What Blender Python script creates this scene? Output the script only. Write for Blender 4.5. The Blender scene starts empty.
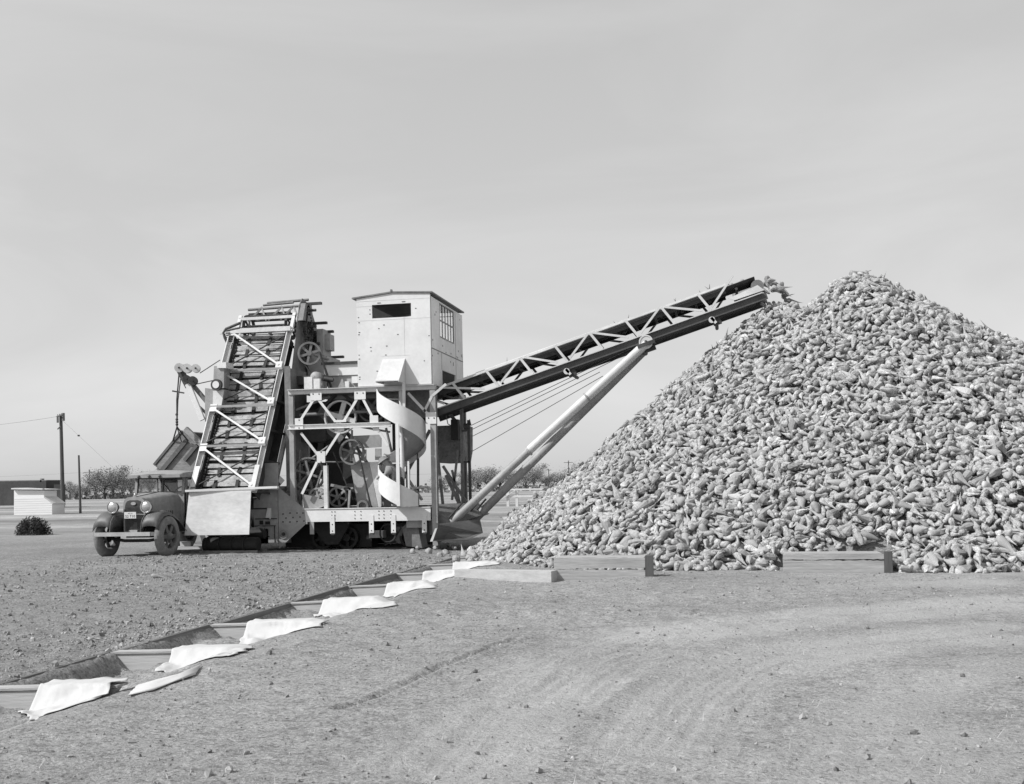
import bpy, bmesh, math, random
import numpy as np
from mathutils import Vector, Matrix
random.seed(7); RNG = np.random.default_rng(11)
sc = bpy.context.scene
COL = sc.collection
R = math.radians
V = Vector

# ------------------------------------------------------------------ camera frame
EYE, FPX, YAW, ROLL, HX, HY = 1.40, 1080.0, R(11.3), R(1.1), 512.0, 486.0
c_, s_ = math.cos(YAW), math.sin(YAW)
FWD, RGT = V((-s_, c_, 0)), V((c_, s_, 0))
def ray(px, py):
    dx, dy = px - HX, py - HY
    u = dx*math.cos(ROLL) - dy*math.sin(ROLL); v = -dx*math.sin(ROLL) - dy*math.cos(ROLL)
    return FWD + RGT*(u/FPX) + V((0, 0, v/FPX))
def at(px, py, t):            # world point on the plane y = t
    r = ray(px, py); return V((0, 0, EYE)) + r*(t/r.y)
def atz(px, py, z=0.0):       # world point on the plane z
    r = ray(px, py); return V((0, 0, EYE)) + r*((z-EYE)/r.z)
def atd(px, py, d):           # world point at depth d
    return V((0, 0, EYE)) + ray(px, py)*d

# ------------------------------------------------------------------ materials
def new_mat(name):
    m = bpy.data.materials.new(name); m.use_nodes = True
    nt = m.node_tree; b = nt.nodes['Principled BSDF']
    return m, nt, b
def lk(nt, a, b): nt.links.new(a, b)
def noise(nt, vec, scale, detail=4, rough=.6, dist=0.0):
    n = nt.nodes.new('ShaderNodeTexNoise'); n.inputs['Scale'].default_value = scale
    n.inputs['Detail'].default_value = detail; n.inputs['Roughness'].default_value = rough
    n.inputs['Distortion'].default_value = dist
    lk(nt, vec, n.inputs['Vector']); return n.outputs['Fac']
def ramp(nt, fac, stops):
    r = nt.nodes.new('ShaderNodeValToRGB')
    e = r.color_ramp.elements
    while len(e) > 1: e.remove(e[-1])
    e[0].position = stops[0][0]; e[0].color = (stops[0][1],)*3 + (1,)
    for p, v in stops[1:]:
        x = e.new(p); x.color = (v, v, v, 1)
    lk(nt, fac, r.inputs['Fac']); return r.outputs['Color']
def mul(nt, a, b, f=1.0):
    m = nt.nodes.new('ShaderNodeMix'); m.data_type = 'RGBA'; m.blend_type = 'MULTIPLY'
    m.inputs[0].default_value = f
    lk(nt, a, m.inputs[6]); lk(nt, b, m.inputs[7]); return m.outputs[2]
def mixc(nt, f, a, b):
    m = nt.nodes.new('ShaderNodeMix'); m.data_type = 'RGBA'
    lk(nt, f, m.inputs[0]); lk(nt, a, m.inputs[6]); lk(nt, b, m.inputs[7]); return m.outputs[2]
def texco(nt, scale=(1, 1, 1), which='Object'):
    t = nt.nodes.new('ShaderNodeTexCoord'); mp = nt.nodes.new('ShaderNodeMapping')
    mp.inputs['Scale'].default_value = scale
    lk(nt, t.outputs[which], mp.inputs['Vector']); return mp.outputs['Vector']
def bumpn(nt, b, h, strength, dist):
    n = nt.nodes.new('ShaderNodeBump'); n.inputs['Strength'].default_value = strength
    n.inputs['Distance'].default_value = dist
    lk(nt, h, n.inputs['Height']); lk(nt, n.outputs['Normal'], b.inputs['Normal'])
def mat(name, base, var=.25, scale=3.0, rough=.7, metal=0.0, stretch=(1, 1, 1), bump=.15, spots=None, dist=.01, spec=.3):
    """worn surface: two noises for tone, optional rust or dirt spots with a shape of their own"""
    m, nt, b = new_mat(name)
    v = texco(nt, stretch)
    n1 = noise(nt, v, scale, 6, .65); n2 = noise(nt, v, scale*7, 4, .6)
    c = ramp(nt, n1, [(.3, base*(1-var)), (.7, min(.95, base*(1+var*.6)))])
    c = mul(nt, c, ramp(nt, n2, [(.3, 1-var*.7), (.65, 1.0)]))
    if spots:
        amt, dark = spots
        n3 = noise(nt, v, scale*2.3, 8, .75, .4)
        f = ramp(nt, n3, [(amt, 0.0), (amt+.07, 1.0)])
        d = nt.nodes.new('ShaderNodeRGB'); d.outputs[0].default_value = (dark, dark, dark, 1)
        c = mixc(nt, f, c, d.outputs[0])
    lk(nt, c, b.inputs['Base Color'])
    b.inputs['Roughness'].default_value = rough; b.inputs['Metallic'].default_value = metal
    b.inputs['Specular IOR Level'].default_value = spec
    if bump: bumpn(nt, b, n2, bump, dist)
    return m
M = {}
M['white'] = mat('white_paint', .68, .10, 1.5, .55, spots=(.70, .30), bump=.08)
M['white2'] = mat('weathered_white_paint', .64, .18, 2.2, .6, spots=(.64, .22), bump=.1)
M['pale'] = mat('pale_steel_paint', .58, .16, 1.3, .5, spots=(.68, .28), bump=.08)
M['grey'] = mat('grey_steel_paint', .34, .25, 2.0, .55, spots=(.64, .12), bump=.1)
M['mid'] = mat('dull_grey_steel', .20, .35, 3.0, .6, spots=(.62, .07), bump=.1)
M['dark'] = mat('dark_iron', .06, .4, 4.0, .6, bump=.15)
M['black'] = mat('grimy_black_iron', .028, .4, 4.0, .7, bump=.15)
M['belt'] = mat('dark_rubber_belt', .05, .4, 3.0, .85, bump=.1)
M['board'] = mat('weathered_board', .34, .4, 1.8, .85, stretch=(.4, .4, 3), bump=.3, spots=(.66, .10))
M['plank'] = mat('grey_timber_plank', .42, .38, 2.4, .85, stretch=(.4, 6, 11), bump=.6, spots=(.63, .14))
M['plankside'] = mat('shaded_timber_side_plank', .16, .4, 2.2, .9, stretch=(6, .35, 9), bump=.5, spots=(.66, .06))  # same timber, darkened so the side faces carry their shade in the colour
M['paleplank'] = mat('pale_limed_plank', .46, .2, 2.2, .85, stretch=(.35, 6, 6), bump=.3, spots=(.70, .25))
M['canvas'] = mat('white_canvas', .52, .07, 3.0, .9, bump=.25, spots=(.72, .45))
M['slat'] = mat('worn_elevator_slat', .40, .5, 4.0, .7, bump=.2, spots=(.60, .06))
M['truck'] = mat('dusty_truck_paint', .29, .3, 2.0, .55, bump=.05, spec=.35, spots=(.62, .32))
M['truckdark'] = mat('black_fender_enamel', .12, .3, 2.0, .5, bump=.05, spec=.35, spots=(.6, .16))
M['dust'] = mat('dusty_roof_canvas', .30, .2, 3.0, .8)
M['tyre'] = mat('dusty_tyre', .22, .35, 6.0, .9, bump=.25)
M['chrome'] = mat('dull_nickel', .55, .15, 5.0, .3, metal=.8, bump=.03)
M['bumper'] = mat('pale_bumper_paint', .42, .2, 4.0, .45)
M['boxwood'] = mat('truck_box_board', .27, .4, 2.0, .85, stretch=(1, 1, 4), bump=.3)
M['plate'] = mat('licence_plate_enamel', .60, .1, 6.0, .5)
M['skin'] = mat('tanned_skin', .32, .1, 8.0, .6)
M['sidewall'] = mat('cabin_side_lightened', .80, .12, 2.2, .6, spots=(.66, .35), bump=.1)  # whiter than the front wall, lifting the shaded side by colour
M['shirt'] = mat('faded_work_shirt', .27, .25, 8.0, .9, bump=.3)
M['overall'] = mat('dark_denim', .06, .3, 8.0, .9, bump=.3)
M['hat'] = mat('straw_hat', .22, .15, 12.0, .9, bump=.3)
M['pole'] = mat('weathered_pole_wood', .10, .3, 2.0, .9, stretch=(6, 6, .5), bump=.3)
M['bark'] = mat('grey_bark', .09, .4, 2.0, .95, bump=.4)
M['shedwhite'] = mat('shed_white_board', .72, .1, 1.2, .8, stretch=(.3, .3, 5))
M['shedroof'] = mat('shed_roof_tin', .60, .2, 1.0, .6)
M['darkwall'] = mat('dark_building_wall', .07, .3, .7, .9)
M['weed'] = mat('dark_weed', .045, .4, 6.0, .9)
M['steel_rope'] = mat('steel_cable', .12, .2, 9.0, .5)
M['rope_light'] = mat('pale_wire', .30, .2, 9.0, .5)
def glass_mat():
    m, nt, b = new_mat('window_glass')
    b.inputs['Base Color'].default_value = (.9, .9, .9, 1); b.inputs['Roughness'].default_value = .02
    b.inputs['Transmission Weight'].default_value = 1.0; b.inputs['IOR'].default_value = 1.45
    return m
M['glass'] = glass_mat()
def leaf_mat(name, base):
    m, nt, b = new_mat(name)
    at_ = nt.nodes.new('ShaderNodeAttribute'); at_.attribute_name = 'tone'
    c = ramp(nt, at_.outputs['Fac'], [(0, base*.55), (1, base*1.6)])
    lk(nt, c, b.inputs['Base Color']); b.inputs['Roughness'].default_value = .8
    return m
M['leaf'] = leaf_mat('hazed_autumn_foliage', .23)  # base tone lightened to stand in for distance haze on the far trees
M['leafdark'] = leaf_mat('dark_foliage', .05)
M['dry'] = leaf_mat('dry_grass_blades', .30)
def beet_mat():
    m, nt, b = new_mat('sugar_beet_skin')
    a = nt.nodes.new('ShaderNodeAttribute'); a.attribute_name = 'tone'
    v = texco(nt)
    n1 = noise(nt, v, 14, 5, .7); n2 = noise(nt, v, 60, 3, .6)
    base = ramp(nt, a.outputs['Fac'], [(0, .17), (.35, .37), (.75, .49), (1, .64)])
    c = mul(nt, base, ramp(nt, n1, [(.36, .48), (.52, 1.0)]))
    c = mul(nt, c, ramp(nt, n2, [(.38, .60), (.52, 1.0), (.66, 1.12)]))
    lk(nt, c, b.inputs['Base Color']); b.inputs['Roughness'].default_value = .85
    b.inputs['Specular IOR Level'].default_value = .15
    bumpn(nt, b, n1, .35, .02); return m
M['beet'] = beet_mat()

# ------------------------------------------------------------------ object helpers
def tag(o, label=None, cat=None, group=None, kind=None):
    if label: o['label'] = label
    if cat: o['category'] = cat
    if group: o['group'] = group
    if kind: o['kind'] = kind
    return o
def thing(name, label, cat, loc=(0, 0, 0), rz=0.0, group=None):
    o = bpy.data.objects.new(name, None); COL.objects.link(o)
    o.location = loc; o.rotation_euler = (0, 0, rz); o.empty_display_size = .2
    return tag(o, label, cat, group)
def world_off(o):
    p = V((0, 0, 0))
    while o is not None: p = p + o.location; o = o.parent
    return p
def copy_tree(o, parent=None):
    c = o.copy(); COL.objects.link(c)
    if parent is not None: c.parent = parent
    for ch in list(o.children): copy_tree(ch, c)
    return c

class MB:
    """collects shapes and links them as ONE mesh object"""
    def __init__(s): s.v = []; s.f = []; s.m = []; s.sm = []; s.mi = 0; s.smooth = False
    def add(s, vs, fs):
        o = len(s.v); s.v += [tuple(x) for x in vs]
        for f in fs: s.f.append([i+o for i in f]); s.m.append(s.mi); s.sm.append(s.smooth)
        return s
    def box(s, c, size, rot=None):
        c = V(c); hx, hy, hz = size[0]/2, size[1]/2, size[2]/2
        vs = [V((x, y, z)) for x in (-hx, hx) for y in (-hy, hy) for z in (-hz, hz)]
        if rot is not None: vs = [rot @ v for v in vs]
        s.smooth, k = False, s.smooth
        s.add([v+c for v in vs], [(0, 1, 3, 2), (4, 6, 7, 5), (0, 4, 5, 1), (2, 3, 7, 6), (0, 2, 6, 4), (1, 5, 7, 3)])
        s.smooth = k; return s
    def bx(s, x0, x1, y0, y1, z0, z1): return s.box(((x0+x1)/2, (y0+y1)/2, (z0+z1)/2), (x1-x0, y1-y0, z1-z0))
    def frame(s, p, q, up):
        d = (V(q)-V(p)).normalized(); u = V(up)
        if abs(d.dot(u)) > .98: u = V((0, 1, 0)) if abs(d.y) < .9 else V((1, 0, 0))
        a = d.cross(u).normalized(); b = a.cross(d).normalized(); return d, a, b
    def beam(s, p, q, w, h, up=(0, 0, 1)):
        p, q = V(p), V(q); d, a, b = s.frame(p, q, up)
        vs = [x + a*i*w/2 + b*j*h/2 for x in (p, q) for i, j in ((-1, -1), (1, -1), (1, 1), (-1, 1))]
        k, s.smooth = s.smooth, False
        s.add(vs, [(0, 1, 2, 3), (7, 6, 5, 4), (0, 4, 5, 1), (1, 5, 6, 2), (2, 6, 7, 3), (3, 7, 4, 0)])
        s.smooth = k; return s
    def angle(s, p, q, w, h, th=.012, up=(0, 0, 1)):     # L section
        p, q = V(p), V(q); d, a, b = s.frame(p, q, up)
        s.beam(p-b*(h/2-th/2), q-b*(h/2-th/2), w, th, up); s.beam(p-a*(w/2-th/2)+b*th/2, q-a*(w/2-th/2)+b*th/2, th, h-th, up); return s
    def channel(s, p, q, w, h, th=.014, up=(0, 0, 1)):    # I section
        p, q = V(p), V(q); d, a, b = s.frame(p, q, up)
        for k in (-1, 1): s.beam(p+b*k*(h/2-th/2), q+b*k*(h/2-th/2), w, th, up)
        s.beam(p, q, th, h-2*th, up); return s
    def tube(s, pts, r, n=8, cap=True):
        pts = [V(p) for p in pts]; rr = r if isinstance(r, (list, tuple)) else [r]*len(pts)
        vs, fs = [], []; ref = None
        for i, p in enumerate(pts):
            d = (pts[min(i+1, len(pts)-1)] - pts[max(i-1, 0)]).normalized()
            if ref is None: ref = V((0, 0, 1)) if abs(d.z) < .9 else V((1, 0, 0))
            a = d.cross(ref).normalized(); b = a.cross(d).normalized(); ref = b
            for k in range(n):
                t = 2*math.pi*k/n; vs.append(p + a*math.cos(t)*rr[i] + b*math.sin(t)*rr[i])
        for i in range(len(pts)-1):
            for k in range(n):
                k2 = (k+1) % n; fs.append((i*n+k, i*n+k2, (i+1)*n+k2, (i+1)*n+k))
        k0, s.smooth = s.smooth, True
        s.add(vs, fs); s.smooth = False
        if cap:
            s.add(vs[:n][::-1], [tuple(range(n))]); s.add(vs[-n:], [tuple(range(n))])
        s.smooth = k0; return s
    def cyl(s, p, q, r, n=16): return s.tube([p, q], r, n)
    def ring(s, c, axis, ro, ri, w, n=28):
        c = V(c); ax = V(axis).normalized(); u = V((0, 0, 1)) if abs(ax.z) < .9 else V((1, 0, 0))
        a = ax.cross(u).normalized(); b = ax.cross(a).normalized(); vs, fs = [], []
        for k in range(n):
            t = 2*math.pi*k/n; e = a*math.cos(t)+b*math.sin(t)
            vs += [c+e*ro-ax*w/2, c+e*ro+ax*w/2, c+e*ri+ax*w/2, c+e*ri-ax*w/2]
        for k in range(n):
            o, p = k*4, ((k+1) % n)*4
            for j in range(4): fs.append((o+j, p+j, p+(j+1) % 4, o+(j+1) % 4))
        return s.add(vs, fs)
    def lathe(s, c, axis, prof, n=24):                    # prof: (along, radius)
        c = V(c); ax = V(axis).normalized(); u = V((0, 0, 1)) if abs(ax.z) < .9 else V((1, 0, 0))
        a = ax.cross(u).normalized(); b = ax.cross(a).normalized(); vs, fs = [], []
        for x, r in prof:
            for k in range(n):
                t = 2*math.pi*k/n; vs.append(c+ax*x+a*math.cos(t)*r+b*math.sin(t)*r)
        for i in range(len(prof)-1):
            for k in range(n):
                k2 = (k+1) % n; fs.append((i*n+k, i*n+k2, (i+1)*n+k2, (i+1)*n+k))
        k0, s.smooth = s.smooth, True; s.add(vs, fs); s.smooth = k0; return s
    def prism(s, pts, vec):
        pts = [V(p) for p in pts]; vec = V(vec); n = len(pts)
        vs = pts + [p+vec for p in pts]
        fs = [tuple(range(n))[::-1], tuple(range(n, 2*n))] + [(i, (i+1) % n, n+(i+1) % n, n+i) for i in range(n)]
        return s.add(vs, fs)
    def sheet(s, rows, th=0.0):
        nr, nc = len(rows), len(rows[0]); vs = [p for r in rows for p in r]
        fs = [(i*nc+j, i*nc+j+1, (i+1)*nc+j+1, (i+1)*nc+j) for i in range(nr-1) for j in range(nc-1)]
        k0, s.smooth = s.smooth, True; s.add(vs, fs); s.smooth = k0; return s
    def ball(s, c, r, n=8, sq=(1, 1, 1)):
        c = V(c); vs, fs = [], []
        for i in range(n+1):
            ph = math.pi*i/n
            for k in range(2*n):
                t = math.pi*k/n; vs.append(c+V((r*sq[0]*math.sin(ph)*math.cos(t), r*sq[1]*math.sin(ph)*math.sin(t), r*sq[2]*math.cos(ph))))
        for i in range(n):
            for k in range(2*n):
                k2 = (k+1) % (2*n); fs.append((i*2*n+k, (i+1)*2*n+k, (i+1)*2*n+k2, i*2*n+k2))
        k0, s.smooth = s.smooth, True; s.add(vs, fs); s.smooth = k0; return s
    def wheel(s, c, axis, r, w, rim, spokes=6, hub=.06, sw=.04):
        c = V(c); ax = V(axis).normalized(); s.ring(c, ax, r, r-rim, w)
        u = V((0, 0, 1)) if abs(ax.z) < .9 else V((1, 0, 0)); a = ax.cross(u).normalized(); b = ax.cross(a).normalized()
        for k in range(spokes):
            t = 2*math.pi*k/spokes+.3; e = a*math.cos(t)+b*math.sin(t)
            s.beam(c+e*hub*.6, c+e*(r-rim*.6), sw, w*.5, ax)
        s.cyl(c-ax*w*.8, c+ax*w*.8, hub, 14); return s
    def build(s, name, mats, parent=None, fix=True):
        me = bpy.data.meshes.new(name)
        off = world_off(parent) if parent is not None else V((0, 0, 0))
        me.from_pydata([(x-off.x, y-off.y, z-off.z) for x, y, z in s.v], [], s.f)
        me.polygons.foreach_set('material_index', s.m); me.polygons.foreach_set('use_smooth', s.sm)
        for m in (mats if isinstance(mats, (list, tuple)) else [mats]): me.materials.append(m)
        if fix:
            bm = bmesh.new(); bm.from_mesh(me); bmesh.ops.recalc_face_normals(bm, faces=bm.faces); bm.to_mesh(me); bm.free()
        me.update()
        o = bpy.data.objects.new(name, me); COL.objects.link(o)
        if parent is not None: o.parent = parent
        return o
def own_origin(o, p):          # put a top-level single mesh's origin at its base
    p = V(p); o.data.transform(Matrix.Translation(-p)); o.location = p; return o
def arr_mesh(name, verts, faces, mats, smooth=True, tone=None, parent=None):
    """numpy verts (n,3) and quads (m,4) -> one mesh object"""
    me = bpy.data.meshes.new(name); n, m, k = len(verts), len(faces), faces.shape[1]
    me.vertices.add(n); me.vertices.foreach_set('co', np.ascontiguousarray(verts, dtype=np.float32).ravel())
    me.loops.add(m*k); me.loops.foreach_set('vertex_index', np.ascontiguousarray(faces, dtype=np.int32).ravel())
    me.polygons.add(m); me.polygons.foreach_set('loop_start', np.arange(0, m*k, k, dtype=np.int32))
    me.polygons.foreach_set('loop_total', np.full(m, k, dtype=np.int32))
    me.polygons.foreach_set('use_smooth', np.ascontiguousarray(smooth, dtype=bool) if isinstance(smooth, np.ndarray) else np.full(m, smooth, dtype=bool))
    if tone is not None:
        a = me.attributes.new('tone', 'FLOAT', 'POINT'); a.data.foreach_set('value', np.ascontiguousarray(tone, dtype=np.float32))
    me.materials.append(mats); me.update(calc_edges=True); me.validate()
    o = bpy.data.objects.new(name, me); COL.objects.link(o)
    if parent is not None: o.parent = parent
    return o

# ------------------------------------------------------------------ noise for terrain
def vnoise(x, y, seed=0):
    xi, yi = np.floor(x).astype(np.int64), np.floor(y).astype(np.int64); xf, yf = x-xi, y-yi
    u, w = xf*xf*(3-2*xf), yf*yf*(3-2*yf)
    def h(a, b):
        k = (a*374761393 + b*668265263 + seed*974711) & 0xffffffff
        k = ((k ^ (k >> 13))*1274126177) & 0xffffffff; k = (k ^ (k >> 16)) & 0xffff
        return k/32767.5 - 1
    return (h(xi, yi)*(1-u)+h(xi+1, yi)*u)*(1-w) + (h(xi, yi+1)*(1-u)+h(xi+1, yi+1)*u)*w
def fbm(x, y, o=4, seed=0, g=.5):
    r, a = 0, 1
    for i in range(o): r = r + a*vnoise(x*2**i, y*2**i, seed+i); a *= g
    return r
def sstep(a, b, x): t = np.clip((x-a)/(b-a), 0, 1); return t*t*(3-2*t)
def segdist(x, y, pl):
    d = np.full(x.shape, 1e9)
    for (x0, y0), (x1, y1) in zip(pl[:-1], pl[1:]):
        dx, dy = x1-x0, y1-y0; t = np.clip(((x-x0)*dx+(y-y0)*dy)/(dx*dx+dy*dy), 0, 1)
        d = np.minimum(d, np.hypot(x-x0-t*dx, y-y0-t*dy))
    return d

# ------------------------------------------------------------------ ground
FL, FR = -5.25, -4.08                      # flume sides
def px_line(pts): return [(lambda p: (p.x, p.y))(atz(*p)) for p in pts]
RUT = px_line([(338, 708), (372, 697), (405, 683), (440, 667), (478, 653), (517, 639)])
TRACKS = [px_line(l) for l in (
    [(640, 742), (668, 700), (705, 672), (760, 653), (860, 640), (985, 627)],
    [(676, 748), (704, 706), (742, 680), (800, 664), (890, 652), (1010, 640)],
    [(560, 700), (610, 664), (680, 641), (770, 628), (880, 618), (1005, 607)],
    [(520, 690), (575, 655), (650, 634), (745, 620), (860, 611), (1000, 600)],
    [(470, 770), (520, 715), (590, 680), (660, 660)],
    [(430, 765), (480, 712), (550, 676), (625, 655)],
    [(840, 770), (868, 720), (915, 690), (1010, 668)])]
def ground_h(x, y):
    x = np.asarray(x, float); y = np.asarray(y, float)
    near = 1-sstep(45, 90, y)
    z = .02*fbm(x*.35, y*.35, 3, 3)*near
    left = (1-sstep(FL-.15, FL+.1, x))*sstep(3, 6, y)*(1-sstep(21.5, 23.0, y))
    left = left*(.55+.45*vnoise(x*.5, y*.5, 31))
    clod = fbm(x*4.2, y*4.2, 4, 9, .6)
    fine = fbm(x*9, y*9, 2, 21)
    finer = fbm(x*14, y*14, 2, 61)
    z = z + left*(.026*clod+.016*np.abs(fine)+.008*finer) + (1-left)*near*(.0055*clod+.004*fine+.003*finer)
    # churned band in the middle distance on the right of the flume
    band = np.exp(-((y-12.2)/1.7)**2)*sstep(-4.5, -3.4, x)*(1-sstep(.2, 2.5, x))
    z = z + band*(.020*clod*(vnoise(x*1.3, y*1.3, 8)*.5+.5))
    d = segdist(x, y, RUT); z = z - .05*np.exp(-(d/.023)**2)*(.6+.4*vnoise(x*6, y*6, 5)) + .016*np.exp(-((d-.07)/.035)**2)
    for k, tr in enumerate(TRACKS):
        d = segdist(x, y, tr) + .015*vnoise(x*3, y*3, 40+k)
        for o_ in (0, .11, .22): z = z - (.011 if k < 4 else .005)*np.exp(-((d-o_)/.03)**2)*(.7+.6*vnoise(x*2.2, y*2.2, 50+k))
        z = z + .005*np.exp(-((d-.36)/.06)**2)
    # berm right of the flume and the flume ditch itself
    fl = sstep(2.0, 3.0, y)*(1-sstep(21.6, 22.2, y))
    z = z + fl*.045*np.exp(-((x-FR-.12)/.55)**2)*sstep(FR-.45, FR-.1, x)*(.8+.35*vnoise(x*1.4, y*.9, 17))
    prof = sstep(FL+.00, FL+.14, x)*(1-sstep(FR-.60, FR-.02, x+.10*vnoise(x*2, y*1.6, 15)))
    z = z*(1-fl*prof*.7) - fl*prof*(.105+.05*vnoise(x*3, y*1.7, 14)+.03*fine)
    z = z + fl*.035*np.exp(-((x-FL+.10)/.07)**2)*(.4+.6*vnoise(x*5, y*2.3, 71)) 
    # small rise of loose dirt against the flume end boards
    z = z + .05*np.exp(-((y-15.9)/.5)**2)*np.exp(-((x+1.3)/.6)**2)
    return z
def pack_h(x, y):
    p = np.zeros(x.shape)
    for k, tr in enumerate(TRACKS):
        d = segdist(x, y, tr)+.05*vnoise(x*1.5, y*1.5, 60+k); p = np.maximum(p, np.exp(-((d-.1)/.26)**2)*(.75+.35*vnoise(x*1.1, y*1.1, 66)))
    smooth = sstep(-.2, .5, fbm(x*.45, y*.6, 3, 88))*sstep(-1.0, 3.0, x-.15*y+1.5)
    return np.clip(np.maximum(p, .8*smooth), 0, 1)
def gz(x, y): return float(ground_h(np.array([x]), np.array([y]))[0])
def axis_lines(segs, far0, far1):
    a = [segs[0][0]]
    for lo, hi, st in segs:
        n = max(1, int(round((hi-lo)/st))); a += [lo+(hi-lo)*(i+1)/n for i in range(n)]
    st = .25; x = a[-1]
    while x < far1: x += st; st *= 1.22; a.append(x)
    st = .25; x = a[0]; lo = []
    while x > far0: x -= st; st *= 1.22; lo.append(x)
    return np.array(lo[::-1]+a)
def ground_mat():
    m, nt, b = new_mat('bare_dirt')
    v = texco(nt)
    n1 = noise(nt, v, .35, 5, .6); n2 = noise(nt, v, 4.5, 6, .7); n3 = noise(nt, v, 38, 5, .7); n4 = noise(nt, v, 16, 3, .55)
    vf = texco(nt, (.012, .11, 1)); nf = noise(nt, vf, 1.0, 6, .65)
    c = ramp(nt, n1, [(.3, .27), (.5, .33), (.7, .38)])
    c = mul(nt, c, ramp(nt, n2, [(.28, .66), (.5, .95), (.75, 1.12)]))
    c = mul(nt, c, ramp(nt, n3, [(.37, .50), (.455, .95), (.56, 1.02), (.64, 1.45)]))
    c = mul(nt, c, ramp(nt, n4, [(.38, .76), (.47, 1.0)]))
    pk = nt.nodes.new('ShaderNodeAttribute'); pk.attribute_name = 'tone'
    base2 = mul(nt, ramp(nt, n1, [(.3, .36), (.7, .44)]), ramp(nt, n3, [(.38, .72), (.47, .98), (.60, 1.0), (.66, 1.2)]))
    c = mixc(nt, pk.outputs['Fac'], c, base2)
    far = ramp(nt, nf, [(.34, .17), (.46, .27), (.55, .34), (.66, .43)])
    far = mul(nt, far, ramp(nt, noise(nt, v, .9, 6, .75), [(.35, .7), (.6, 1.05)]))
    sx = nt.nodes.new('ShaderNodeSeparateXYZ'); t = nt.nodes.new('ShaderNodeTexCoord'); lk(nt, t.outputs['Object'], sx.inputs[0])
    mr = nt.nodes.new('ShaderNodeMapRange'); mr.inputs[1].default_value = 28; mr.inputs[2].default_value = 42; lk(nt, sx.outputs['Y'], mr.inputs[0])
    # trodden soil left of the flume is darker
    dx = nt.nodes.new('ShaderNodeMapRange'); dx.inputs[1].default_value = -4.6; dx.inputs[2].default_value = -5.6; lk(nt, sx.outputs['X'], dx.inputs[0])
    dk = ramp(nt, dx.outputs[0], [(0, 1.0), (1, .82)])
    c = mul(nt, c, dk)
    c = mixc(nt, mr.outputs[0], c, far)
    lk(nt, c, b.inputs['Base Color']); b.inputs['Roughness'].default_value = .95; b.inputs['Specular IOR Level'].default_value = .1
    ad = nt.nodes.new('ShaderNodeMath'); ad.operation = 'ADD'; lk(nt, n3, ad.inputs[0]); lk(nt, n2, ad.inputs[1])
    bumpn(nt, b, ad.outputs[0], .8, .03)
    return m
M['dirt'] = ground_mat()
gx = axis_lines([(-17, -10, .12), (-10, -2.9, .045), (-2.9, .7, .03), (.7, 5.0, .045), (5.0, 9.0, .10)], -2500, 2500)
gy = axis_lines([(2.5, 4.4, .2), (4.4, 5.8, .04), (5.8, 9.4, .03), (9.4, 14, .045), (14, 23, .075), (23, 34, .25)], -60, 4000)
X, Y = np.meshgrid(gx, gy); Z = ground_h(X, Y)
nx, ny = len(gx), len(gy); GZ = Z.copy()
def gz(x, y):                  # height of the ground mesh itself
    i = min(max(int(np.searchsorted(gx, x))-1, 0), nx-2); j = min(max(int(np.searchsorted(gy, y))-1, 0), ny-2)
    a, b = (x-gx[i])/(gx[i+1]-gx[i]), (y-gy[j])/(gy[j+1]-gy[j])
    return float((GZ[j, i]*(1-a)+GZ[j, i+1]*a)*(1-b)+(GZ[j+1, i]*(1-a)+GZ[j+1, i+1]*a)*b)
idx = np.arange(nx*ny).reshape(ny, nx)
q = np.stack([idx[:-1, :-1], idx[:-1, 1:], idx[1:, 1:], idx[1:, :-1]], -1).reshape(-1, 4)
g = arr_mesh('ground', np.stack([X, Y, Z], -1).reshape(-1, 3), q, M['dirt'], True, pack_h(X, Y).ravel())
tag(g, 'bare trodden dirt yard with faint curved wheel tracks', 'ground', kind='structure')

# loose clods and straw bits: nobody could count them
def rough_ball(seed, n=3, m=5):
    r = np.random.default_rng(seed); vs = []
    for i in range(n+1):
        ph = math.pi*i/n
        for k in range(m):
            t = 2*math.pi*k/m; vs.append((math.sin(ph)*math.cos(t), math.sin(ph)*math.sin(t), math.cos(ph)*.7))
    vs = np.array(vs)*(1+.25*r.standard_normal(((n+1)*m, 1)))
    fs = [(i*m+k, (i+1)*m+k, (i+1)*m+(k+1) % m, i*m+(k+1) % m) for i in range(n) for k in range(m)]
    return vs, np.array(fs)
def scatter(name, protos, pos, scl, rots, matr, tone=None, smooth=True):
    """numpy copies of several prototypes at pos, with per-copy scale and 3x3 rotation, as one object"""
    VS, FS, TS, SS, off = [], [], [], [], 0
    which = RNG.integers(0, len(protos), len(pos))
    for p, pr in enumerate(protos):
        sel = np.where(which == p)[0]
        if len(sel) == 0: continue
        pv, pf = pr[0], pr[1]
        vs = np.einsum('nij,kj->nki', rots[sel], pv)*scl[sel][:, None, None] + pos[sel][:, None, :]
        n, k = len(sel), len(pv)
        VS.append(vs.reshape(-1, 3)); FS.append((pf[None]+(np.arange(n)*k)[:, None, None]+off).reshape(-1, pf.shape[1])); off += n*k
        tn = np.repeat(tone[sel] if tone is not None else np.zeros(n), k)
        if len(pr) > 2: tn = np.where(np.tile(pr[2], n) > .5, np.clip(tn+.35, 0, 1), tn)
        TS.append(tn); SS.append(np.full(n*len(pf), (p % 3 == 0) if smooth == 'mixed' else smooth, dtype=bool))
    return arr_mesh(name, np.concatenate(VS), np.concatenate(FS), matr, np.concatenate(SS), np.concatenate(TS))
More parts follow.
